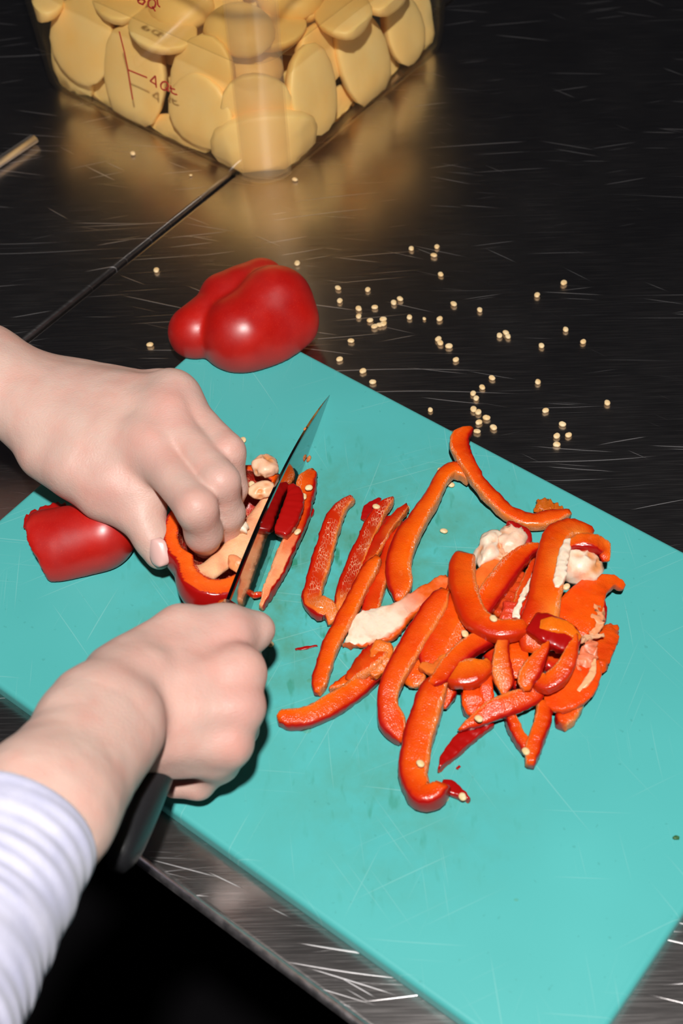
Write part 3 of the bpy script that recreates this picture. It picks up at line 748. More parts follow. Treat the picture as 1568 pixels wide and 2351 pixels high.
# ---- big arched piece
big = strip([(1352, 1238, 9, 44), (1330, 1222, 13, 52), (1300, 1218, 16, 56), (1274, 1240, 18, 62), (1264, 1280, 20, 66), (1258, 1330, 21, 74), (1248, 1385, 21, 78), (1240, 1425, 20, 86), (1232, 1462, 17, 84), (1226, 1500, 12, 60)],
      skin=-1 if False else -1, th=9, pale=.9, skinc=RSIDE, top=(.92, .095, .005), label='biggest piece of the pile, arched at the top, with a cream rib along its right', n=60, conc=.25)
strip([(1302, 1240, 24, 10), (1296, 1265, 26, 24), (1290, 1300, 27, 26), (1284, 1330, 27, 28), (1278, 1352, 26, 10)], skin=0, th=4, top=WHITE, name='cream_rib', parent=big, mat=M['pith'], jag=.15)
strip([(1310, 1262, 20, 8), (1325, 1252, 21, 20), (1348, 1243, 20, 16), (1358, 1238, 18, 6)], skin=0, th=4, top=WHITE, name='cream_rib', parent=big, mat=M['pith'], jag=.15)
lw = strip([(1222, 1432, 22, 60), (1262, 1448, 24, 78, 0), (1300, 1470, 22, 74, 0), (1322, 1488, 18, 40, 0)], skin=2, th=8, label='glossy skin-side-up piece with a bright glint, at the foot of the biggest piece', cat='pepper piece', group='sliced pepper strips', mat=M['pepper'])
strip([(1230, 1440, 25, 30), (1265, 1438, 28, 40), (1300, 1446, 27, 34), (1330, 1470, 24, 20)], skin=0, th=5, top=(.90, .14, .01), label='orange cut edge folding over the glossy skin-side-up piece', cat='pepper piece')
# white lump at the right
wl = lump(at(1338, 1296, 12.7 + 18), (13, 11, 9), img_axes(35), WHITE, .22, 90, label='lump of cream pith and core beside the arched top of the biggest piece', cat='pepper core', group=None)
strip([(1302, 1262, 21, 14), (1325, 1248, 22, 36), (1358, 1246, 22, 44), (1384, 1262, 18, 40), (1390, 1290, 14, 20)], skin=-1, th=7, top=(.88, .10, .01), name='orange_rim', parent=wl)
# white lumps at the top left
wt = lump(at(1126, 1262, 12.7 + 13), (12, 7, 7), img_axes(-55), WHITE, .3, 110, label='left cream pith lump at the top of the pile', cat='pepper core')
wt2 = lump(at(1172, 1240, 12.7 + 12), (12, 8, 7), img_axes(-60), (.97, .66, .48), .25, 110, label='pinkish pith lump with a dark red rim at the top of the pile', cat='pepper core')
strip([(1162, 1202, 12, 8), (1186, 1215, 11, 20), (1206, 1235, 8, 30), (1200, 1262, 5, 24), (1185, 1280, 3, 12)], skin=2, th=7, name='red_rim', parent=wt2, skinc=SKIND)
strip([(1140, 1290, 10, 20), (1148, 1275, 11, 26), (1160, 1300, 8, 20)], skin=0, th=6, top=(.95, .45, .25), name='pith_fold', parent=wt2, mat=M['pith'], jag=.2)
# ---- right side
s21 = strip([(1430, 1350, 7, 14), (1404, 1336, 10, 32), (1366, 1350, 13, 66), (1336, 1390, 14, 98), (1318, 1430, 14, 96), (1312, 1465, 12, 60)], skin=0, th=6, top=(.85, .06, .005), label='wide flat piece at the right of the pile with a curled tip pointing right', conc=.3)
strip([(1376, 1372, 14, 8), (1372, 1400, 15, 26), (1362, 1430, 15, 40), (1352, 1460, 14, 20)], skin=0, th=4, top=(.95, .35, .15), name='fibrous_edge', parent=s21, mat=M['pith'], jag=.4)
strip([(1376, 1368, 2, 10), (1380, 1400, 1, 28), (1372, 1440, 0, 28), (1358, 1470, 0, 14)], skin=2, th=8, label='dark red skin peeking out behind the wide flat piece', cat='pepper piece')
strip([(1412, 1440, 3, 20), (1396, 1458, 4, 48), (1376, 1495, 5, 62), (1358, 1530, 5, 60), (1345, 1548, 4, 20)], skin=0, th=4, top=(.72, .055, .004), label='thin translucent orange piece at the far right of the pile', jag=.2)
s24 = strip([(1366, 1510, 8, 16), (1344, 1548, 9, 76), (1316, 1578, 9, 96), (1280, 1598, 8, 92), (1250, 1605, 6, 50)], skin=0, th=7, top=(.86, .05, .008), label='rounded grainy glistening piece at the lower right of the pile', conc=.35, jag=.15)
strip([(1364, 1510, 13, 8), (1362, 1538, 14, 14), (1348, 1565, 14, 18), (1326, 1592, 12, 10)], skin=0, th=3, top=(.96, .5, .25), name='pale_rim', parent=s24, mat=M['pith'])
strip([(1345, 1470, 15, 12), (1355, 1490, 14, 34), (1340, 1520, 12, 44), (1320, 1545, 10, 30)], skin=0, th=5, top=(.85, .22, .10), name='fibrous_patch', parent=s24, mat=M['pith'], jag=.5)
strip([(1324, 1462, 24, 8), (1312, 1495, 23, 30), (1300, 1530, 21, 42), (1280, 1556, 19, 46), (1254, 1570, 17, 46), (1232, 1560, 16, 36), (1228, 1545, 16, 16)], skin=1, skinc=RSIDE, th=7, top=(.90, .09, .006), label='hook-shaped strip with a pale pointed tip, over the grainy piece', topend=None)
strip([(1385, 1460, 13, 4), (1350, 1464, 17, 12), (1320, 1474, 22, 24), (1308, 1500, 23, 22)], skin=0, th=3, top=(.96, .5, .28), label='pale pointed sliver of pith lying over the pieces at the right', cat='pepper piece', mat=M['pith'], jag=.2)
strip([(1262, 1478, 24, 6), (1244, 1505, 23, 30), (1222, 1538, 20, 48), (1208, 1565, 17, 42), (1208, 1588, 14, 14)], skin=1, th=8, top=(.90, .09, .005), label='pointed strip left of the hook-shaped one')
strip([(1156, 1468, 17, 26), (1151, 1500, 17, 36), (1152, 1535, 15, 48), (1158, 1570, 12, 42), (1156, 1598, 9, 10)], skin=1, th=8, top=(.93, .20, .02), label='short upright strip with a yellow stripe, directly below the L-shaped one')
strip([(1185, 1478, 12, 30), (1190, 1510, 13, 44), (1186, 1545, 11, 34), (1184, 1560, 9, 20)], skin=0, th=6, top=(.85, .06, .004), label='short red strip right of the yellow-striped one')
strip([(1030, 1552, 12, 36), (1052, 1552, 15, 62), (1082, 1545, 16, 74), (1108, 1536, 16, 50), (1122, 1525, 15, 14)], skin=-1, skinc=RSIDE, th=8, top=(.92, .13, .008), label='crescent-shaped orange piece below the slanting strip')
strip([(1088, 1575, 9, 40), (1087, 1605, 8, 52), (1090, 1632, 5, 40), (1096, 1642, 4, 20)], skin=0, th=8, top=(.86, .04, .004), label='stubby red end hanging below the crescent-shaped piece')
strip([(1122, 1540, 12, 10), (1117, 1575, 11, 30), (1116, 1610, 8, 36), (1112, 1630, 6, 24)], skin=0, th=7, top=(.80, .035, .004), label='pointed red strip right of the stubby end')
strip([(1030, 1560, 6, 24), (1032, 1590, 4, 32), (1028, 1612, 2, 20), (1024, 1628, 0, 6)], skin=1, th=8, label='small pointed end poking out left of the stubby one')
strip([(1072, 1590, 2, 30), (1080, 1630, 1, 34), (1086, 1652, 0, 16)], skin=2, th=7, skinc=SKIND, label='dark red strip end under the stubby one', cat='pepper strip')
s31 = strip([(1052, 1678, 3, 8), (1075, 1664, 4, 26), (1105, 1648, 5, 40), (1140, 1628, 7, 52), (1185, 1612, 8, 54), (1222, 1592, 9, 50), (1240, 1575, 9, 30)], skin=-1, th=9, roll=20, top=(.84, .05, .004), label='dark-skinned strip lying across the bottom of the pile')
strip([(1008, 1770, 0, 4), (1024, 1742, 0, 26), (1055, 1708, 0, 38), (1090, 1680, 0, 38), (1125, 1655, 1, 34)], skin=2, th=6, label='dark red skin-up sliver pointing down left from the pile', skinc=SKIND)
strip([(1168, 1635, 3, 22), (1178, 1665, 2, 28), (1192, 1695, 1, 30), (1212, 1722, 0, 28), (1218, 1735, 0, 10)], skin=1 if False else -1, th=8, top=(.80, .06, .004), label='left arm of the V of two strips at the bottom of the pile')
strip([(1250, 1610, 4, 36), (1246, 1650, 3, 40), (1236, 1690, 2, 38), (1224, 1725, 1, 36), (1216, 1758, 0, 22)], skin=-1 if False else 1, th=9, top=(.84, .065, .004), label='right arm of the V of two strips at the bottom of the pile')
strip([(1330, 1600, 2, 34), (1312, 1630, 1, 44), (1294, 1655, 0, 42), (1288, 1668, 0, 26)], skin=-1, th=9, top=(.80, .055, .004), label='short strip end sticking out below the grainy piece')
# lower layer of the pile, glimpsed between the others
LOW = [((1100, 1470), (1190, 1500), 'dark red strip glimpsed beneath the yellow-striped one'), ((1040, 1440), (1110, 1400), 'dark red strip glimpsed under the slanting one'),
       ((1200, 1480), (1290, 1440), 'strip buried beneath the glossy piece'), ((1130, 1430), (1210, 1330), 'strip buried beneath the arched one'), ((1280, 1390), (1330, 1480), 'strip buried beneath the wide flat piece'),
       ((1120, 1500), (1200, 1580), 'strip buried beneath the pointed one'), ((1240, 1520), (1330, 1560), 'strip buried beneath the grainy piece'), ((1010, 1430), (960, 1530), 'strip buried under the broad flat piece')]
for a, b, lb in LOW:
    mx_, my_ = (a[0] + b[0]) / 2 + 6, (a[1] + b[1]) / 2 - 6
    strip([(a[0], a[1], 0, 40), (mx_, my_, 0, 56), (b[0], b[1], 0, 40)], skin=-1, th=9, top=(.66, .03, .004), label=lb, jag=.2)
# tiny scraps
for x, y, w_, h_, lb in ((703, 1487, 50, 9, 'tiny dark red sliver of skin on the board right of the thumb'), (1053, 1762, 7, 5, 'tiny red crumb below the dark sliver')):
    strip([(x - w_ / 2, y + 5, 0, h_ * .5), (x, y, 0, h_), (x + w_ / 2, y - 4, 0, h_ * .4)], th=1.2, skin=2, skinc=SKIND, label=lb, name='pepper_scrap', cat='pepper scrap', group='pepper scraps on the board', n=12)
sc_ = lump(at(1553, 1923, 13.5), (2.2, 1.5, 1.), img_axes(0), (.03, .12, .03), .3, 300, n=14, name='herb_scrap', mat=M['leaf'], label='tiny dark green herb scrap near the right edge of the board', cat='food scrap')
# ---- strips right beside the knife
strip([(720, 1085, 2, 22), (708, 1100, 3, 44), (700, 1140, 3, 44), (688, 1190, 3, 44), (664, 1250, 3, 38), (640, 1310, 2, 34), (620, 1350, 1, 26), (600, 1395, 0, 10)], skin=1, th=8, tex=-.1, top=(.80, .09, .012), topend=(.45, .7, (.96, .42, .2)), label='newly cut pale-edged slice standing just right of the blade', n=56, jag=.15)
strip([(668, 1118, 12, 16), (678, 1140, 13, 40), (668, 1180, 13, 46), (652, 1215, 12, 44), (645, 1230, 11, 30)], skin=2, th=7, label='curled red flap leaning on the blade', cat='pepper piece')
strip([(708, 1160, 0, 10), (713, 1178, 0, 16), (706, 1192, 0, 8)], th=3, skin=2, skinc=SKIND, label='tiny dark red scrap right of the new slice', name='pepper_scrap', cat='pepper scrap', group='pepper scraps on the board', n=12)

# ================================================================ whole half pepper at the back
cP = at(560, 735, 25)
def dome(P):
    def cp(a, b, ra, rb): return cone(P, at(*a), at(*b), ra / 1000, rb / 1000)
    L = cp((452, 762, 22), (560, 672, 28), 19, 18)
    Rr = cp((560, 768, 25), (632, 700, 30), 26, 24)
    Rt = cp((632, 700, 28), (662, 742, 22), 24, 20)
    Rb = cp((545, 775, 20), (620, 785, 17), 22, 17)
    r_ = smin(smin(Rr, Rt, .010), Rb, .012)
    bk = cp((520, 690, 27), (600, 650, 27), 19, 17)
    d = smin(r_, L, .0025); d = smin(d, bk, .003)
    d = d + vnoise(P, 45) * .0007
    return np.maximum(d, BOARD_T + .0005 - P[:, 2])
V, F = surface(dome, cP - [.085, .075, .03], cP + [.085, .075, .05], .0016)
hp = link('half_pepper', big_mesh(V, F), M['pepper_skin']); origin_to(hp, (cP[0], cP[1], BOARD_T))
tag(hp, 'uncut half of a glossy red pepper, skin up, at the far corner of the board', 'bell pepper')
# cut quarter at the left
a_ = at(120, 1262, 16); b_ = at(252, 1216, 24)
ax_ = (b_ - a_) / np.linalg.norm(b_ - a_)
def quarter(P):
    out = smin(cone(P, at(110, 1250, 20), at(240, 1222, 27), .021, .019), cone(P, at(140, 1272, 18), at(225, 1248, 22), .018, .017), .008)
    d = np.maximum(out, -(out + .0045))
    n2 = vnoise(P, 130) * .0022 + vnoise(P, 300) * .001
    d = np.maximum(d, -((P - at(105, 1250, 14)) @ ax_) - .002 + n2 )
    return np.maximum(d, .0140 + .25 * 0 - P[:, 2])
V, F = surface(quarter, (a_ + b_) / 2 - [.07, .06, .035], (a_ + b_) / 2 + [.07, .06, .045], .0014)
qp = link('pepper_piece', big_mesh(V, F), M['pepper_skin']); origin_to(qp, ((a_ + b_) / 2)[:2].tolist() + [BOARD_T])
tag(qp, 'curved red pepper wall piece, skin up, under the left hand', 'bell pepper')
strip([(262, 1262, 1, 10), (286, 1245, 3, 26), (306, 1226, 4, 10)], th=4, skin=2, skinc=SKIND, name='torn_end', parent=qp)
strip([(58, 1214, 1, 8), (72, 1192, 2, 26), (110, 1172, 3, 26), (150, 1160, 4, 12)], th=4, skin=2, skinc=SKIND, name='torn_edge', parent=qp, jag=.2)

# ================================================================ the knife
E0, E2 = at(757, 908, 13.0), at(578, 1394, 13.0)
kd = (E2 - E0); kd[2] = 0; kd /= np.linalg.norm(kd); kn = np.array([-kd[1], kd[0], 0.])     # along towards the handle; side
if kn[0] < 0: kn = -kn
LB = .212
knife = empty('kitchen_knife', E0 + kd * LB, 'long chef knife with a wet steel blade and black handle, cutting the held pepper', 'knife')
prof = []
NB = 26
def edge_z(t): return .0131 + .012 * max(0, (.28 - t) / .28) ** 2.2 * 0
def spine_z(t):
    return .0131 + .0005 + .047 * (1 - (1 - min(1, t * 1.02)) ** 2.3)
V = []; F = []
lean = .0
for i in range(NB + 1):
    t = i / NB; p = E0 + kd * LB * t; h = spine_z(t) - .0131
    z0 = .0131
    th_s = .0009 + .0006 * t
    for (f, wd) in ((0, .00005), (.12, .00045), (.55, .0008), (.97, th_s), (1.0, th_s * .7)):
        z = z0 + h * f
        for sg in (1, -1): V.append(p * [1, 1, 0] + kn * sg * wd * max(.1, min(1, t * 6)) + [0, 0, z])
for i in range(NB):
    a = i * 10; b = a + 10
    for k in range(4):
        F.append((a + 2 * k, b + 2 * k, b + 2 * k + 2, a + 2 * k + 2)); F.append((a + 2 * k + 1, a + 2 * k + 3, b + 2 * k + 3, b + 2 * k + 1))
    F.append((a + 8, b + 8, b + 9, a + 9)); F.append((a, a + 1, b + 1, b))
F.append((0, 2, 4, 6, 8, 9, 7, 5, 3, 1)); e = NB * 10; F.append((e + 1, e + 3, e + 5, e + 7, e + 9, e + 8, e + 6, e + 4, e + 2, e))
link('blade', mesh(V, F), M['blade'], knife, smooth=False)
# handle: shaped grip with a swelling butt
h0 = E0 + kd * (LB - .004); h0[2] = .052; bt = at(268, 1990, 72)
pts = catmull([list(h0), list(h0 + (bt - h0) * .25 + [0, 0, -.001]), list(h0 + (bt - h0) * .6 + [0, 0, .001]), list(bt)], 30)
rr = np.interp(np.linspace(0, 1, 30), [0, .08, .3, .6, .85, .95, 1], [.0065, .0075, .0082, .0080, .0088, .0082, .0045])
V, F = tube(pts, rr, 18, 1.35, up=(0, 0, 1)); V = np.array(V); Tn = bt - h0
link('handle', mesh(V, F), M['handle'], knife)
V, F = tube([h0 - (bt - h0) * .03, h0 + (bt - h0) * .03], [.0075, .0095], 14, 1.3); link('bolster', mesh(V, F), M['blade'], knife)

# ================================================================ the held pepper half
# local frame: u runs along the pepper from blossom end to stem, v across, w out of its open side
pc = at(513, 1218, 12.7 + 34)
u_ = at(620, 1060, 45) - at(420, 1330, 45); u_ /= np.linalg.norm(u_)
w_ = np.array([.06, .02, 1.0]); w_ -= u_ * (w_ @ u_); w_ /= np.linalg.norm(w_); v_ = np.cross(w_, u_)
def held_parts(P):
    q = P - pc; Q = np.stack([q @ u_, q @ v_, q @ w_], 1)
    def lobe(c, r): 
        k = (Q - np.array(c) / 1000) / (np.array(r) / 1000); k0 = np.sqrt((k * k).sum(1)); k2 = k / (np.array(r) / 1000); k1 = np.sqrt((k2 * k2).sum(1)); return k0 * (k0 - 1) / np.maximum(k1, 1e-9)
    o = smin(smin(lobe((2, 10, -9), (35, 26, 26)), lobe((-7, -9, -9), (41, 28, 27)), .004), lobe((20, -2, -9), (34, 30, 26)), .006)
    i = smin(smin(lobe((3, 9, -3), (26, 16.5, 19)), lobe((-4, -8, -3), (30, 17.5, 19)), .003), lobe((20, 0, -3), (25, 22, 19)), .006)
    return Q, o, i
def ribd(P):
    fl_ = w_.astype(np.float32)
    a = pc + u_ * -.036 + w_ * -.002 + v_ * -.004; b = pc + u_ * .005 + w_ * -.006 + v_ * -.014; c = pc + u_ * .045 + w_ * -.004 + v_ * -.016
    return smin(cone(P, a, b, .0055, .0090, fl_, .55), cone(P, b, c, .0090, .0105, fl_, .55), .003) + vnoise(P, 150) * .0008
def held(P):
    Q, o, i = held_parts(P)
    rimw = .003 * np.sin(Q[:, 0] * 60) + vnoise(P, 200) * .0006
    shell = np.maximum(np.maximum(o, -i), Q[:, 2] - .004 - rimw)
    r = np.maximum(np.maximum(ribd(P), o), Q[:, 2] - .004)
    d = smin(shell, r, .004)
    d = np.maximum(d, (P - E0) @ kn + .0022)                     # cut off by the knife
    return np.maximum(d, BOARD_T + .0008 - P[:, 2])
V, F = surface(held, pc - [.06, .065, .036], pc + [.06, .065, .04], .0011)
Q, o_, i_ = held_parts(V); rb = ribd(V)
col = np.tile(np.array(SKIN), (len(V), 1))
inn = i_ < .0010; col[inn] = (.50, .02, .012)
cut = (~inn) & (o_ < -.0009); col[cut] = (.88, .085, .006)
tt = np.clip((-o_ - .0009) / .005, 0, 1)[:, None]; col[cut] = (col * (1 - tt) + np.array((.90, .13, .01)) * tt)[cut]
rbm = (rb < .0012) & (o_ < -.002); col[rbm] = (.97, .58, .33)
kcut = ((V - E0) @ kn > -.0034) & (o_ < -.0009); col[kcut] = CUT
hm = big_mesh(V, F, col); hpp = link('pepper_half', hm, M['pepper']); hm.materials.append(M['pepper_inner'])
fi = (inn & ~rbm)[F].all(1).astype(np.int32); hm.polygons.foreach_set('material_index', fi); origin_to(hpp, pc)
tag(hpp, 'opened pepper half held by the left hand while being sliced', 'bell pepper')
lump(pc + u_ * .047 + w_ * .008 + v_ * .000, (8, 7, 6), img_axes(-55), (.97, .60, .40), .28, 120, name='core', parent=hpp)
lump(pc + u_ * .034 + w_ * .003 + v_ * -.006, (8, 5, 4), img_axes(-20), (.97, .62, .38), .25, 120, name='pith', parent=hpp)
lump(pc + u_ * .006 + w_ * .002 + v_ * -.006, (6, 4, 3), img_axes(40), WHITE, .4, 160, name='pith', parent=hpp, n=18)
lump(pc + u_ * -.018 + w_ * .001 + v_ * -.019, (7, 4, 3), img_axes(60), (.95, .35, .15), .4, 160, name='pith', parent=hpp, n=18)

# ================================================================ seeds
def seed_mesh(k):
    r_ = np.random.default_rng(k); n, m = 14, 8; V = []; F = []
    for i in range(m + 1):
        t = math.pi * i / m
        for j in range(n):
            a = 2 * math.pi * j / n; f = 1 - .16 * math.exp(-((a - 1.2) ** 2) / .12) + .05 * math.cos(2 * a)
            dz = .82 + .18 * math.sin(t)
            V.append((.00235 * math.sin(t) ** .8 * math.cos(a) * f, .00215 * math.sin(t) ** .8 * math.sin(a) * f, .00105 * math.cos(t) * dz))
    for i in range(m):
        for j in range(n): F.append((i * n + j, (i + 1) * n + j, (i + 1) * n + (j + 1) % n, i * n + (j + 1) % n))
    me = mesh(V, F); me.materials.append(M['seed']); me.polygons.foreach_set('use_smooth', [True] * len(me.polygons)); return me
SM = [seed_mesh(k) for k in range(4)]
def seed(px, py, zmm, label, group, s=1.0, tilt=.15):
    o = bpy.data.objects.new('pepper_seed', SM[int(rng.integers(4))]); COL.objects.link(o)
    o.matrix_world = Matrix.Translation(at(px, py, zmm + 1.3 * s)) @ Matrix.Rotation(float(rng.random() * 6.28), 4, 'Z') @ Matrix.Rotation(float((rng.random() - .5) * 2 * tilt), 4, 'X') @ Matrix.Diagonal((s, s, s * 1.15, 1))
    return tag(o, label, 'pepper seed', group)
def zz(l): return [(700 + x * .5102, 500 + y * .5102) for x, y in l]
GS = 'seeds scattered on the steel worktop'
ORD = ['first', 'second', 'third', 'fourth', 'fifth', 'sixth', 'seventh', 'eighth', 'ninth']
def many(l, lab, s=1.0, z=0., t=.15):
    """a cluster of seeds; each is told apart by its rank from the left or, in upright clusters, from the top"""
    xs = [p[0] for p in l]; ys = [p[1] for p in l]; up = (max(ys) - min(ys)) > (max(xs) - min(xs))
    order = sorted(l, key=lambda p: p[1 if up else 0])
    for k, (x, y) in enumerate(order):
        seed(x, y, z, lab + ('' if len(l) == 1 else ', ' + (ORD[k] + (' from top' if up else ' from left'))), GS, s * float(rng.uniform(.93, 1.07)), t)
many(zz([(479, 138), (594, 130), (580, 168), (611, 254)]), 'pale seed on steel in the loose group farthest from the board')
many(zz([(149, 315), (157, 373)]) + [(682, 604)], 'pale seed on steel just right of the uncut half pepper')
many(zz([(242, 408), (242, 443), (314, 402), (293, 461), (313, 488), (335, 482), (352, 456), (353, 476)]), 'pale seed in the tight cluster right of the half pepper')
many(zz([(283, 323), (400, 381), (428, 364)]), 'pale seed on steel just above the tight cluster')
many(zz([(470, 447), (606, 454), (669, 387), (787, 414)]), 'pale single seed on steel right of the tight cluster')
seed(700 + 537 * .5102, 500 + 454 * .5102, 0, 'tiny seed, smallest of the ones right of the tight cluster', GS, .62)
many(zz([(600, 545), (608, 562), (648, 577), (679, 638)]), 'pale seed in the short slanting row on steel')
many(zz([(875, 529), (904, 517), (914, 533)]), 'pale seed in the trio touching each other on dark steel')
many(zz([(1165, 292)]), 'pale seed on steel nearest the upper right, beside a bright scratch')
many(zz([(1045, 347)]), 'brownish seed on steel in the upper right', .95)
many(zz([(1064, 575), (1173, 502), (1252, 557)]), 'pale single seed on dark steel at the right, in a loose triangle')
many(zz([(207, 553), (156, 636), (261, 689), (305, 738)]), 'pale seed on steel close along the far board edge')
many(zz([(842, 720), (798, 762), (757, 790), (771, 812), (759, 861), (780, 874), (817, 899), (783, 920), (848, 943)]), 'pale seed in the chain beyond the lone strip')
many(zz([(564, 864)]), 'small pale seed on steel alone just beyond the board edge', .8)
many(zz([(1048, 738), (1083, 867)]), 'pale single seed on dark steel between the chain and the right edge')
many(zz([(1360, 832)]), 'pale seed on dark steel, the rightmost of all')
many(zz([(1159, 928), (1133, 981), (1186, 977), (1133, 1020)]), 'pale seed in the rightmost group of four on steel')
many([(359, 620), (344, 791)], 'pale seed on steel left of the uncut half pepper')
many([(305, 352)], 'pale seed on the far worktop in front of the container')
many([(677, 412)], 'pale seed close to the near corner of the container')
many([(438, 402)], 'tiny pale crumb of seed in front of the container', .5)
GB = 'seeds on the cutting board'
B = 12.7
for x, y, z, lb in ((558, 1010, B, 'seed on the board just beyond the left hand knuckles'), (558, 843, B, 'seed under the near side of the uncut half pepper'), (1019, 1219, B, 'single seed on bare board left of the pith lumps'),
        (1132, 1161, B, 'seed just below the lone curved strip'), (932, 1167, B, 'seed at the tip of the thin dark strip'), (807, 1166, B + 1, 'seed beside the top of the bent strip') if False else (864, 1163, B + 9, 'seed lying on the dark flap'),
        (1405, 1478, B, 'seed at the far right of the pile'), (1067, 1455, B + 21, 'seed on the slanting strip'), (965, 1753, B + 15, 'seed on the thick long hooked strip'), (1207, 1725, B + 8, 'seed at the bottom of the V of strips'),
        (1133, 1420, B + 29, 'seed in the angle of the L-shaped strip'), (1300, 1347, B + 20, 'seed under the cream rib of the biggest piece'), (1012, 1080, B + 6, 'seed behind the hooked top of the tall strip'),
        (1035, 1113, B, 'seed inside the hook of the tall strip'), (866, 1323, B, 'seed beside the long slightly curved strip'), (620, 1478, B, 'seed beside the tip of the right thumb'),
        (1099, 1650, B + 16, 'seed on the dark-skinned strip across the bottom'), (1062, 1829, B + 5, 'seed on the dark tail of the hooked strip'), (1022, 1832, B, 'seed where the hooked strip and its tail meet'),
        (709, 1120, B + 12, 'seed on the new slice, topmost'), (697, 1140, B + 12, 'seed on the new slice, second from its top'), (687, 1165, B + 12, 'seed on the new slice beside the curled flap'), (683, 1221, B + 11, 'seed on the new slice, lowest'),
        (1095, 990, 0., 'seed touching the far end of the lone strip')):
    seed(x, y, z, lb, GB, 1.0, .3)
for x, y, z, lb in ((578, 1112, 38, 'seed inside the held pepper near its far wall'), (557, 1172, 34, 'seed inside the held pepper beside the white pith'), (541, 1230, 36, 'seed beside the middle finger tip in the held pepper'),
        (577, 1221, 38, 'seed on the pale rib of the held pepper next to the blade'), (541, 1275, 38, 'curled seed on the near part of the pale rib'), (542, 1208, 38, 'seed tucked against the middle finger')):
    seed(x, y, z + 4, lb, 'seeds in the held pepper', 1.0, .5)
def on_blade(px, py, off=.0016):
    d = ray(px, py); return CC + d * (((E0 + kn * off - CC) @ kn) / (d @ kn))
for x, y, r_, lb in ((709, 1053, 2.2, 'small dark red scrap stuck to the blade near its tip'), (700, 985, 1.2, 'tiny dark speck on the blade just below its tip')):
    lump(on_blade(x, y), (r_ * 1.4, r_ * .7, r_ * .8), img_axes(-65), SKIND, .2, 200, n=16, name='pepper_scrap', mat=M['pepper'], label=lb, cat='pepper scrap')
lump(on_blade(588, 1366), (4.5, 2, 2.2), img_axes(-10), CUTR, .2, 200, n=16, name='pepper_scrap', mat=M['pepper'], label='orange red scrap stuck to the blade right above the thumb', cat='pepper scrap')
# drops of juice
for x, y, r_, lb in ((785 + 400, 2066, 2.0, 'tiny clear drop on the lower part of the board'), (712, 1563, 3.5, 'small juice drop at the foot of the long slightly curved strip'), (705, 1678, 4.0, 'small juice drop under the end of the flat-lying strip'), (1218 - 10, 1740 - 22 + 8, 1.5, 'tiny juice drop by the V of strips')):
    lump(at(x, y, 12.9), (r_ * .6, r_ * .4, .5), img_axes(0), (.6, .7, .6), .05, 100, n=14, name='juice_drop', mat=M['plastic'], label=lb, cat='drop')
# ================================================================ the cook's hands
SK = np.array((.74, .485, .41)); SKP = np.array((.73, .35, .30)); SKL = np.array((.80, .60, .51))
cook = empty('person', at(-60, 1500, 0), 'cook in a pale lavender knit sweater, both bare hands slicing a red pepper', 'person')
def hand(name, palm, fingers, thumb, fore, h=.0013, kp=.012, kt=.009, kf=.0024, kr=.012, pink=(), extra=(), carve=(((298, 1088, 72), (318, 1112, 68), 1.6, 1.8),) * 0, clip=None):
    J = lambda p: at(p[0], p[1], p[2])
    def seg(P, s): return cone(P, J(s[0]), J(s[1]), s[2] / 1000, s[3] / 1000, *(s[4:] if len(s) > 4 else ()))
    pts = []
    for g in [palm, fore, thumb, *fingers]:
        for s in g: pts += [J(s[0]), J(s[1])]
    pts = np.array(pts); lo = pts.min(0) - .042; hi = pts.max(0) + .042
    def fn(P):
        def group(segs, k):
            d = None
            for s in segs:
                e = seg(P, s); d = e if d is None else smin(d, e, k)
            return d
        pal = group(palm, kp)
        fin = None
        for f in fingers:
            e = group(f, .004); fin = e if fin is None else smin(fin, e, kf)
        d = smin(pal, fin, kr)
        th = group(thumb, .006); d = smin(d, th, kt)
        d = smin(d, group(fore, .012), .008 if len(extra) == 0 else extra[0])
        for s, k in carve: d = smax(d, -seg(P, s), k)
        d = d + vnoise(P, 60) * .0005 + vnoise(P, 130) * .00022
        if clip is not None: d = np.maximum(d, clip(P))
        return d
    V, F = surface(fn, lo, hi, h)
    w1 = np.zeros(len(V))
    for p, r, a in pink: w1 = np.maximum(w1, a * np.exp(-((V - J(p)) ** 2).sum(1) / (r / 1000) ** 2))
    n1 = np.clip(vnoise(V, 40) * .5 + .3, 0, 1)
    c = SK + (SKL - SK) * (n1 * .5)[:, None]; c = c + (SKP - c) * np.clip(w1 + vnoise(V, 90) * .08, 0, 1)[:, None]
    o = link(name, big_mesh(V, F, c), M['skin'], cook); return o
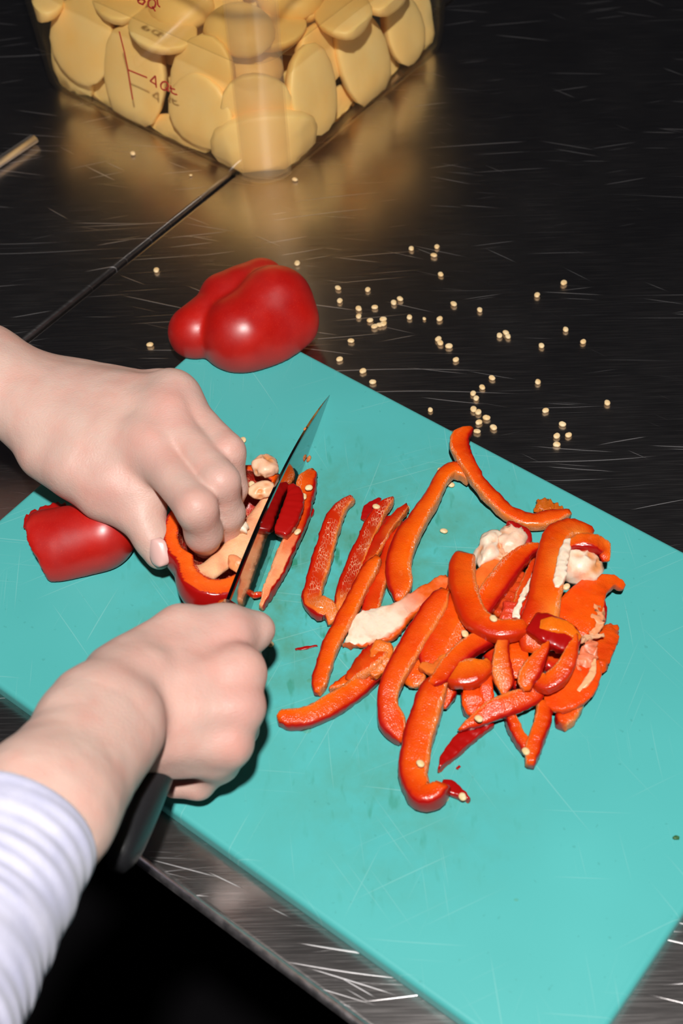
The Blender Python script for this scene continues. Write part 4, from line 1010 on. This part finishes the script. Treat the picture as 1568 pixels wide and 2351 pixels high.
# ---- left hand, palm down, holding the pepper
wl_, = [None]
lh = hand('left_hand',
    palm=[((70, 905, 70), (385, 950, 82), 16, 11), ((70, 950, 70), (350, 1018, 78), 17, 11.5), ((60, 880, 66), (398, 905, 80), 16, 10), ((60, 860, 60), (375, 893, 66), 15, 9.5),
          ((90, 985, 66), (290, 1055, 70), 18, 11), ((170, 1075, 64), (300, 1125, 58), 15, 12), ((350, 1016, 80), (356, 1016, 80), 10, 10), ((380, 944, 85), (386, 944, 85), 8.5, 8.5), ((400, 898, 83), (404, 898, 83), 8.5, 8.5)],
    fingers=[[((338, 1022, 75), (453, 1168, 81), 12.6, 11.4), ((453, 1168, 81), (468, 1225, 60), 11.2, 10), ((468, 1225, 60), (472, 1248, 44), 10, 8.4)],
             [((372, 938, 79), (505, 1106, 82), 11.4, 10.8), ((505, 1106, 82), (520, 1180, 58), 10.6, 9.4), ((524, 1180, 58), (520, 1222, 42), 9.4, 8)],
             [((392, 894, 77), (525, 1038, 79), 10.4, 9.6), ((524, 1036, 80), (534, 1120, 56), 9.4, 8.6), ((534, 1120, 56), (528, 1160, 42), 8.6, 7.5)],
             [((378, 892, 68), (470, 985, 64), 9, 8), ((470, 985, 64), (500, 1075, 44), 8, 7)]],
    thumb=[((105, 1040, 60), (235, 1138, 52), 17, 13), ((235, 1138, 54), (326, 1186, 49), 13, 12), ((326, 1186, 49), (350, 1236, 43), 11.5, 9.6), ((350, 1236, 43), (365, 1276, 37), 9.6, 7.8), ((255, 1112, 62), (345, 1150, 54), 11, 9.5)],
    fore=[((-420, 800, 92), (-60, 862, 76), 38, 33, (0, 0, 1), .78), ((-60, 862, 76), (90, 930, 70), 33, 29, (0, 0, 1), .72)],
    pink=[((352, 1014, 96), 18, .45), ((380, 942, 98), 17, .5), ((402, 895, 96), 15, .4), ((462, 1165, 94), 13, .38), ((512, 1098, 92), 12, .35), ((530, 1036, 88), 10, .3), ((235, 1150, 60), 18, .55), ((470, 1240, 46), 14, .6), ((200, 1150, 56), 20, .4)])
# thumb nail
def nail(px, py, z, ax_px, w_, l_, nrm, parent, name='nail'):
    P = at(px, py, z); Q = at(ax_px[0], ax_px[1], ax_px[2]); x = Q - P; x /= np.linalg.norm(x)
    nrm = np.array(nrm, float); nrm -= x * (nrm @ x); nrm /= np.linalg.norm(nrm); y = np.cross(nrm, x)
    V = []; F = []; n = 12; m = 10
    for lay in (0, 1):
        for i in range(n + 1):
            for j in range(m + 1):
                u = i / n * 2 - 1; v = j / m * 2 - 1
                ww = w_ * (1 - max(0, abs(u) - .45) ** 2 * 1.6)
                V.append(P + x * u * l_ / 2 + y * v * ww / 2 + nrm * (-(v * v) * w_ * .22 - u * u * .0006 - lay * .0006))
    L = (n + 1) * (m + 1); k = lambda i, j, l=0: l * L + i * (m + 1) + j
    for i in range(n):
        for j in range(m): F.append((k(i, j), k(i + 1, j), k(i + 1, j + 1), k(i, j + 1))); F.append((k(i, j, 1), k(i, j + 1, 1), k(i + 1, j + 1, 1), k(i + 1, j, 1)))
    for i in range(n): F.append((k(i, 0), k(i, 0, 1), k(i + 1, 0, 1), k(i + 1, 0))); F.append((k(i, m), k(i + 1, m), k(i + 1, m, 1), k(i, m, 1)))
    for j in range(m): F.append((k(0, j), k(0, j + 1), k(0, j + 1, 1), k(0, j, 1))); F.append((k(n, j), k(n, j, 1), k(n, j + 1, 1), k(n, j + 1)))
    return link(name, mesh(V, F), M['nail'], parent)
tn = (CC - at(362, 1270, 30)); tn /= np.linalg.norm(tn)
left_dir = -CR[:, 0]
nail(358, 1270, 47.5, (366, 1298, 43), .0125, .0160, tn * .9 + left_dir * .5, lh)['label'] = 'pale thumb nail'
# ---- right hand, closed around the knife handle
rh = hand('right_hand',
    palm=[((315, 1570, 100), (520, 1468, 86), 15, 12), ((305, 1610, 100), (545, 1545, 90), 16, 12), ((300, 1650, 96), (545, 1625, 86), 16, 11.5), ((310, 1690, 88), (522, 1703, 76), 16, 11),
          ((340, 1720, 74), (480, 1735, 66), 15, 11), ((320, 1580, 84), (430, 1620, 66), 20, 15), ((165, 1645, 122), (330, 1545, 106), 16, 13), ((190, 1600, 118), (300, 1530, 102), 14, 13)],
    fingers=[[((522, 1468, 84), (556, 1512, 58), 11.5, 9.5), ((556, 1512, 58), (520, 1500, 36), 9.5, 8.5), ((520, 1500, 36), (480, 1480, 36), 8.5, 7.5)],
             [((548, 1546, 88), (556, 1600, 56), 11.5, 9.8), ((556, 1600, 56), (500, 1620, 35), 9.8, 8.8), ((500, 1620, 35), (450, 1590, 38), 8.8, 7.8)],
             [((546, 1626, 84), (548, 1670, 56), 11, 9.5), ((548, 1670, 56), (480, 1700, 35), 9.5, 8.6), ((480, 1700, 35), (430, 1660, 38), 8.6, 7.6)],
             [((522, 1704, 74), (505, 1752, 52), 10, 8.8), ((505, 1752, 52), (455, 1800, 36), 8.8, 8), ((455, 1800, 36), (400, 1800, 34), 8, 7.2)]],
    thumb=[((265, 1560, 96), (415, 1452, 90), 17, 13.5), ((415, 1452, 90), (510, 1442, 86), 13, 11), ((510, 1442, 86), (588, 1446, 78), 11, 10)],
    fore=[((240, 1668, 112), (92, 1862, 135), 28.5, 30.5, (.3, -.2, .93), .76), ((92, 1862, 135), (0, 1985, 144), 30.5, 26, (.3, -.2, .93), .8), ((0, 1985, 144), (-95, 2125, 156), 26, 26, (.3, -.2, .93), .8)],
    kp=.0065, extra=(.006,),
    pink=[((535, 1468, 98), 18, .6), ((565, 1545, 98), 16, .5), ((562, 1625, 94), 16, .7), ((540, 1705, 84), 14, .6), ((320, 1720, 100), 26, .35), ((430, 1540, 104), 26, .35), ((560, 1600, 62), 18, .5)])
# ---- sleeves
def sleeve(path, rads, label, folds=.00045, nper=.0082, flat=(.3, -.2, .93), fk=.92):
    K = [at(*p) for p in path]; n = 120; m = 72
    full = catmull(np.hstack([np.array(K), np.array(rads)[:, None] / 1000]), n); P = full[:, :3].copy(); R_ = full[:, 3].copy()
    s_ = np.concatenate([[0], np.cumsum(np.linalg.norm(np.diff(P, axis=0), axis=1))])
    T = np.gradient(P, axis=0); T /= np.linalg.norm(T, axis=1)[:, None]; f = np.array(flat, float); f /= np.linalg.norm(f); V = []; F = []
    th0 = rng.random() * 6
    for lay in (0, 1):
        for i in range(n):
            u = f - T[i] * (f @ T[i]); u /= np.linalg.norm(u); v = np.cross(T[i], u)
            for j in range(m):
                a = 2 * math.pi * j / m
                ph = s_[i] / nper * 2 * math.pi + 1.3 * math.sin(a * 2 + th0) + .8 * math.sin(a + s_[i] * 30)
                rr = R_[i] + (folds * (.65 + .5 * math.sin(a * 3 + s_[i] * 60)) * math.sin(ph) + .0005 * math.sin(ph * .37 + a * 2)) * min(1, s_[i] / .006 + .25)
                if s_[i] < .003: rr -= .0012 * (1 - s_[i] / .003)
                if lay: rr = min(rr - .0025, R_[i] - .0028)
                V.append(P[i] + v * math.cos(a) * rr + u * math.sin(a) * rr * fk)
    L = n * m; k = lambda i, j, l: l * L + i * m + j % m
    for i in range(n - 1):
        for j in range(m): F.append((k(i, j, 0), k(i + 1, j, 0), k(i + 1, j + 1, 0), k(i, j + 1, 0))); F.append((k(i, j, 1), k(i, j + 1, 1), k(i + 1, j + 1, 1), k(i + 1, j, 1)))
    for j in range(m): F.append((k(0, j, 0), k(0, j + 1, 0), k(0, j + 1, 1), k(0, j, 1)))
    F.append(tuple(k(n - 1, j, 0) for j in range(m - 1, -1, -1)))
    o = link('sleeve', mesh(V, F), M['knit'], cook); o['label'] = label; return o
sleeve([(36, 1905, 138), (-20, 2005, 146), (-95, 2125, 156), (-240, 2345, 176), (-430, 2620, 195)], [37, 38, 39.5, 44, 50], 'ribbed lavender cuff and sleeve of the right arm')
sleeve([(-250, 828, 84), (-420, 800, 92), (-700, 760, 110)], [40, 44, 48], 'lavender sleeve of the left arm', flat=(0, 0, 1))
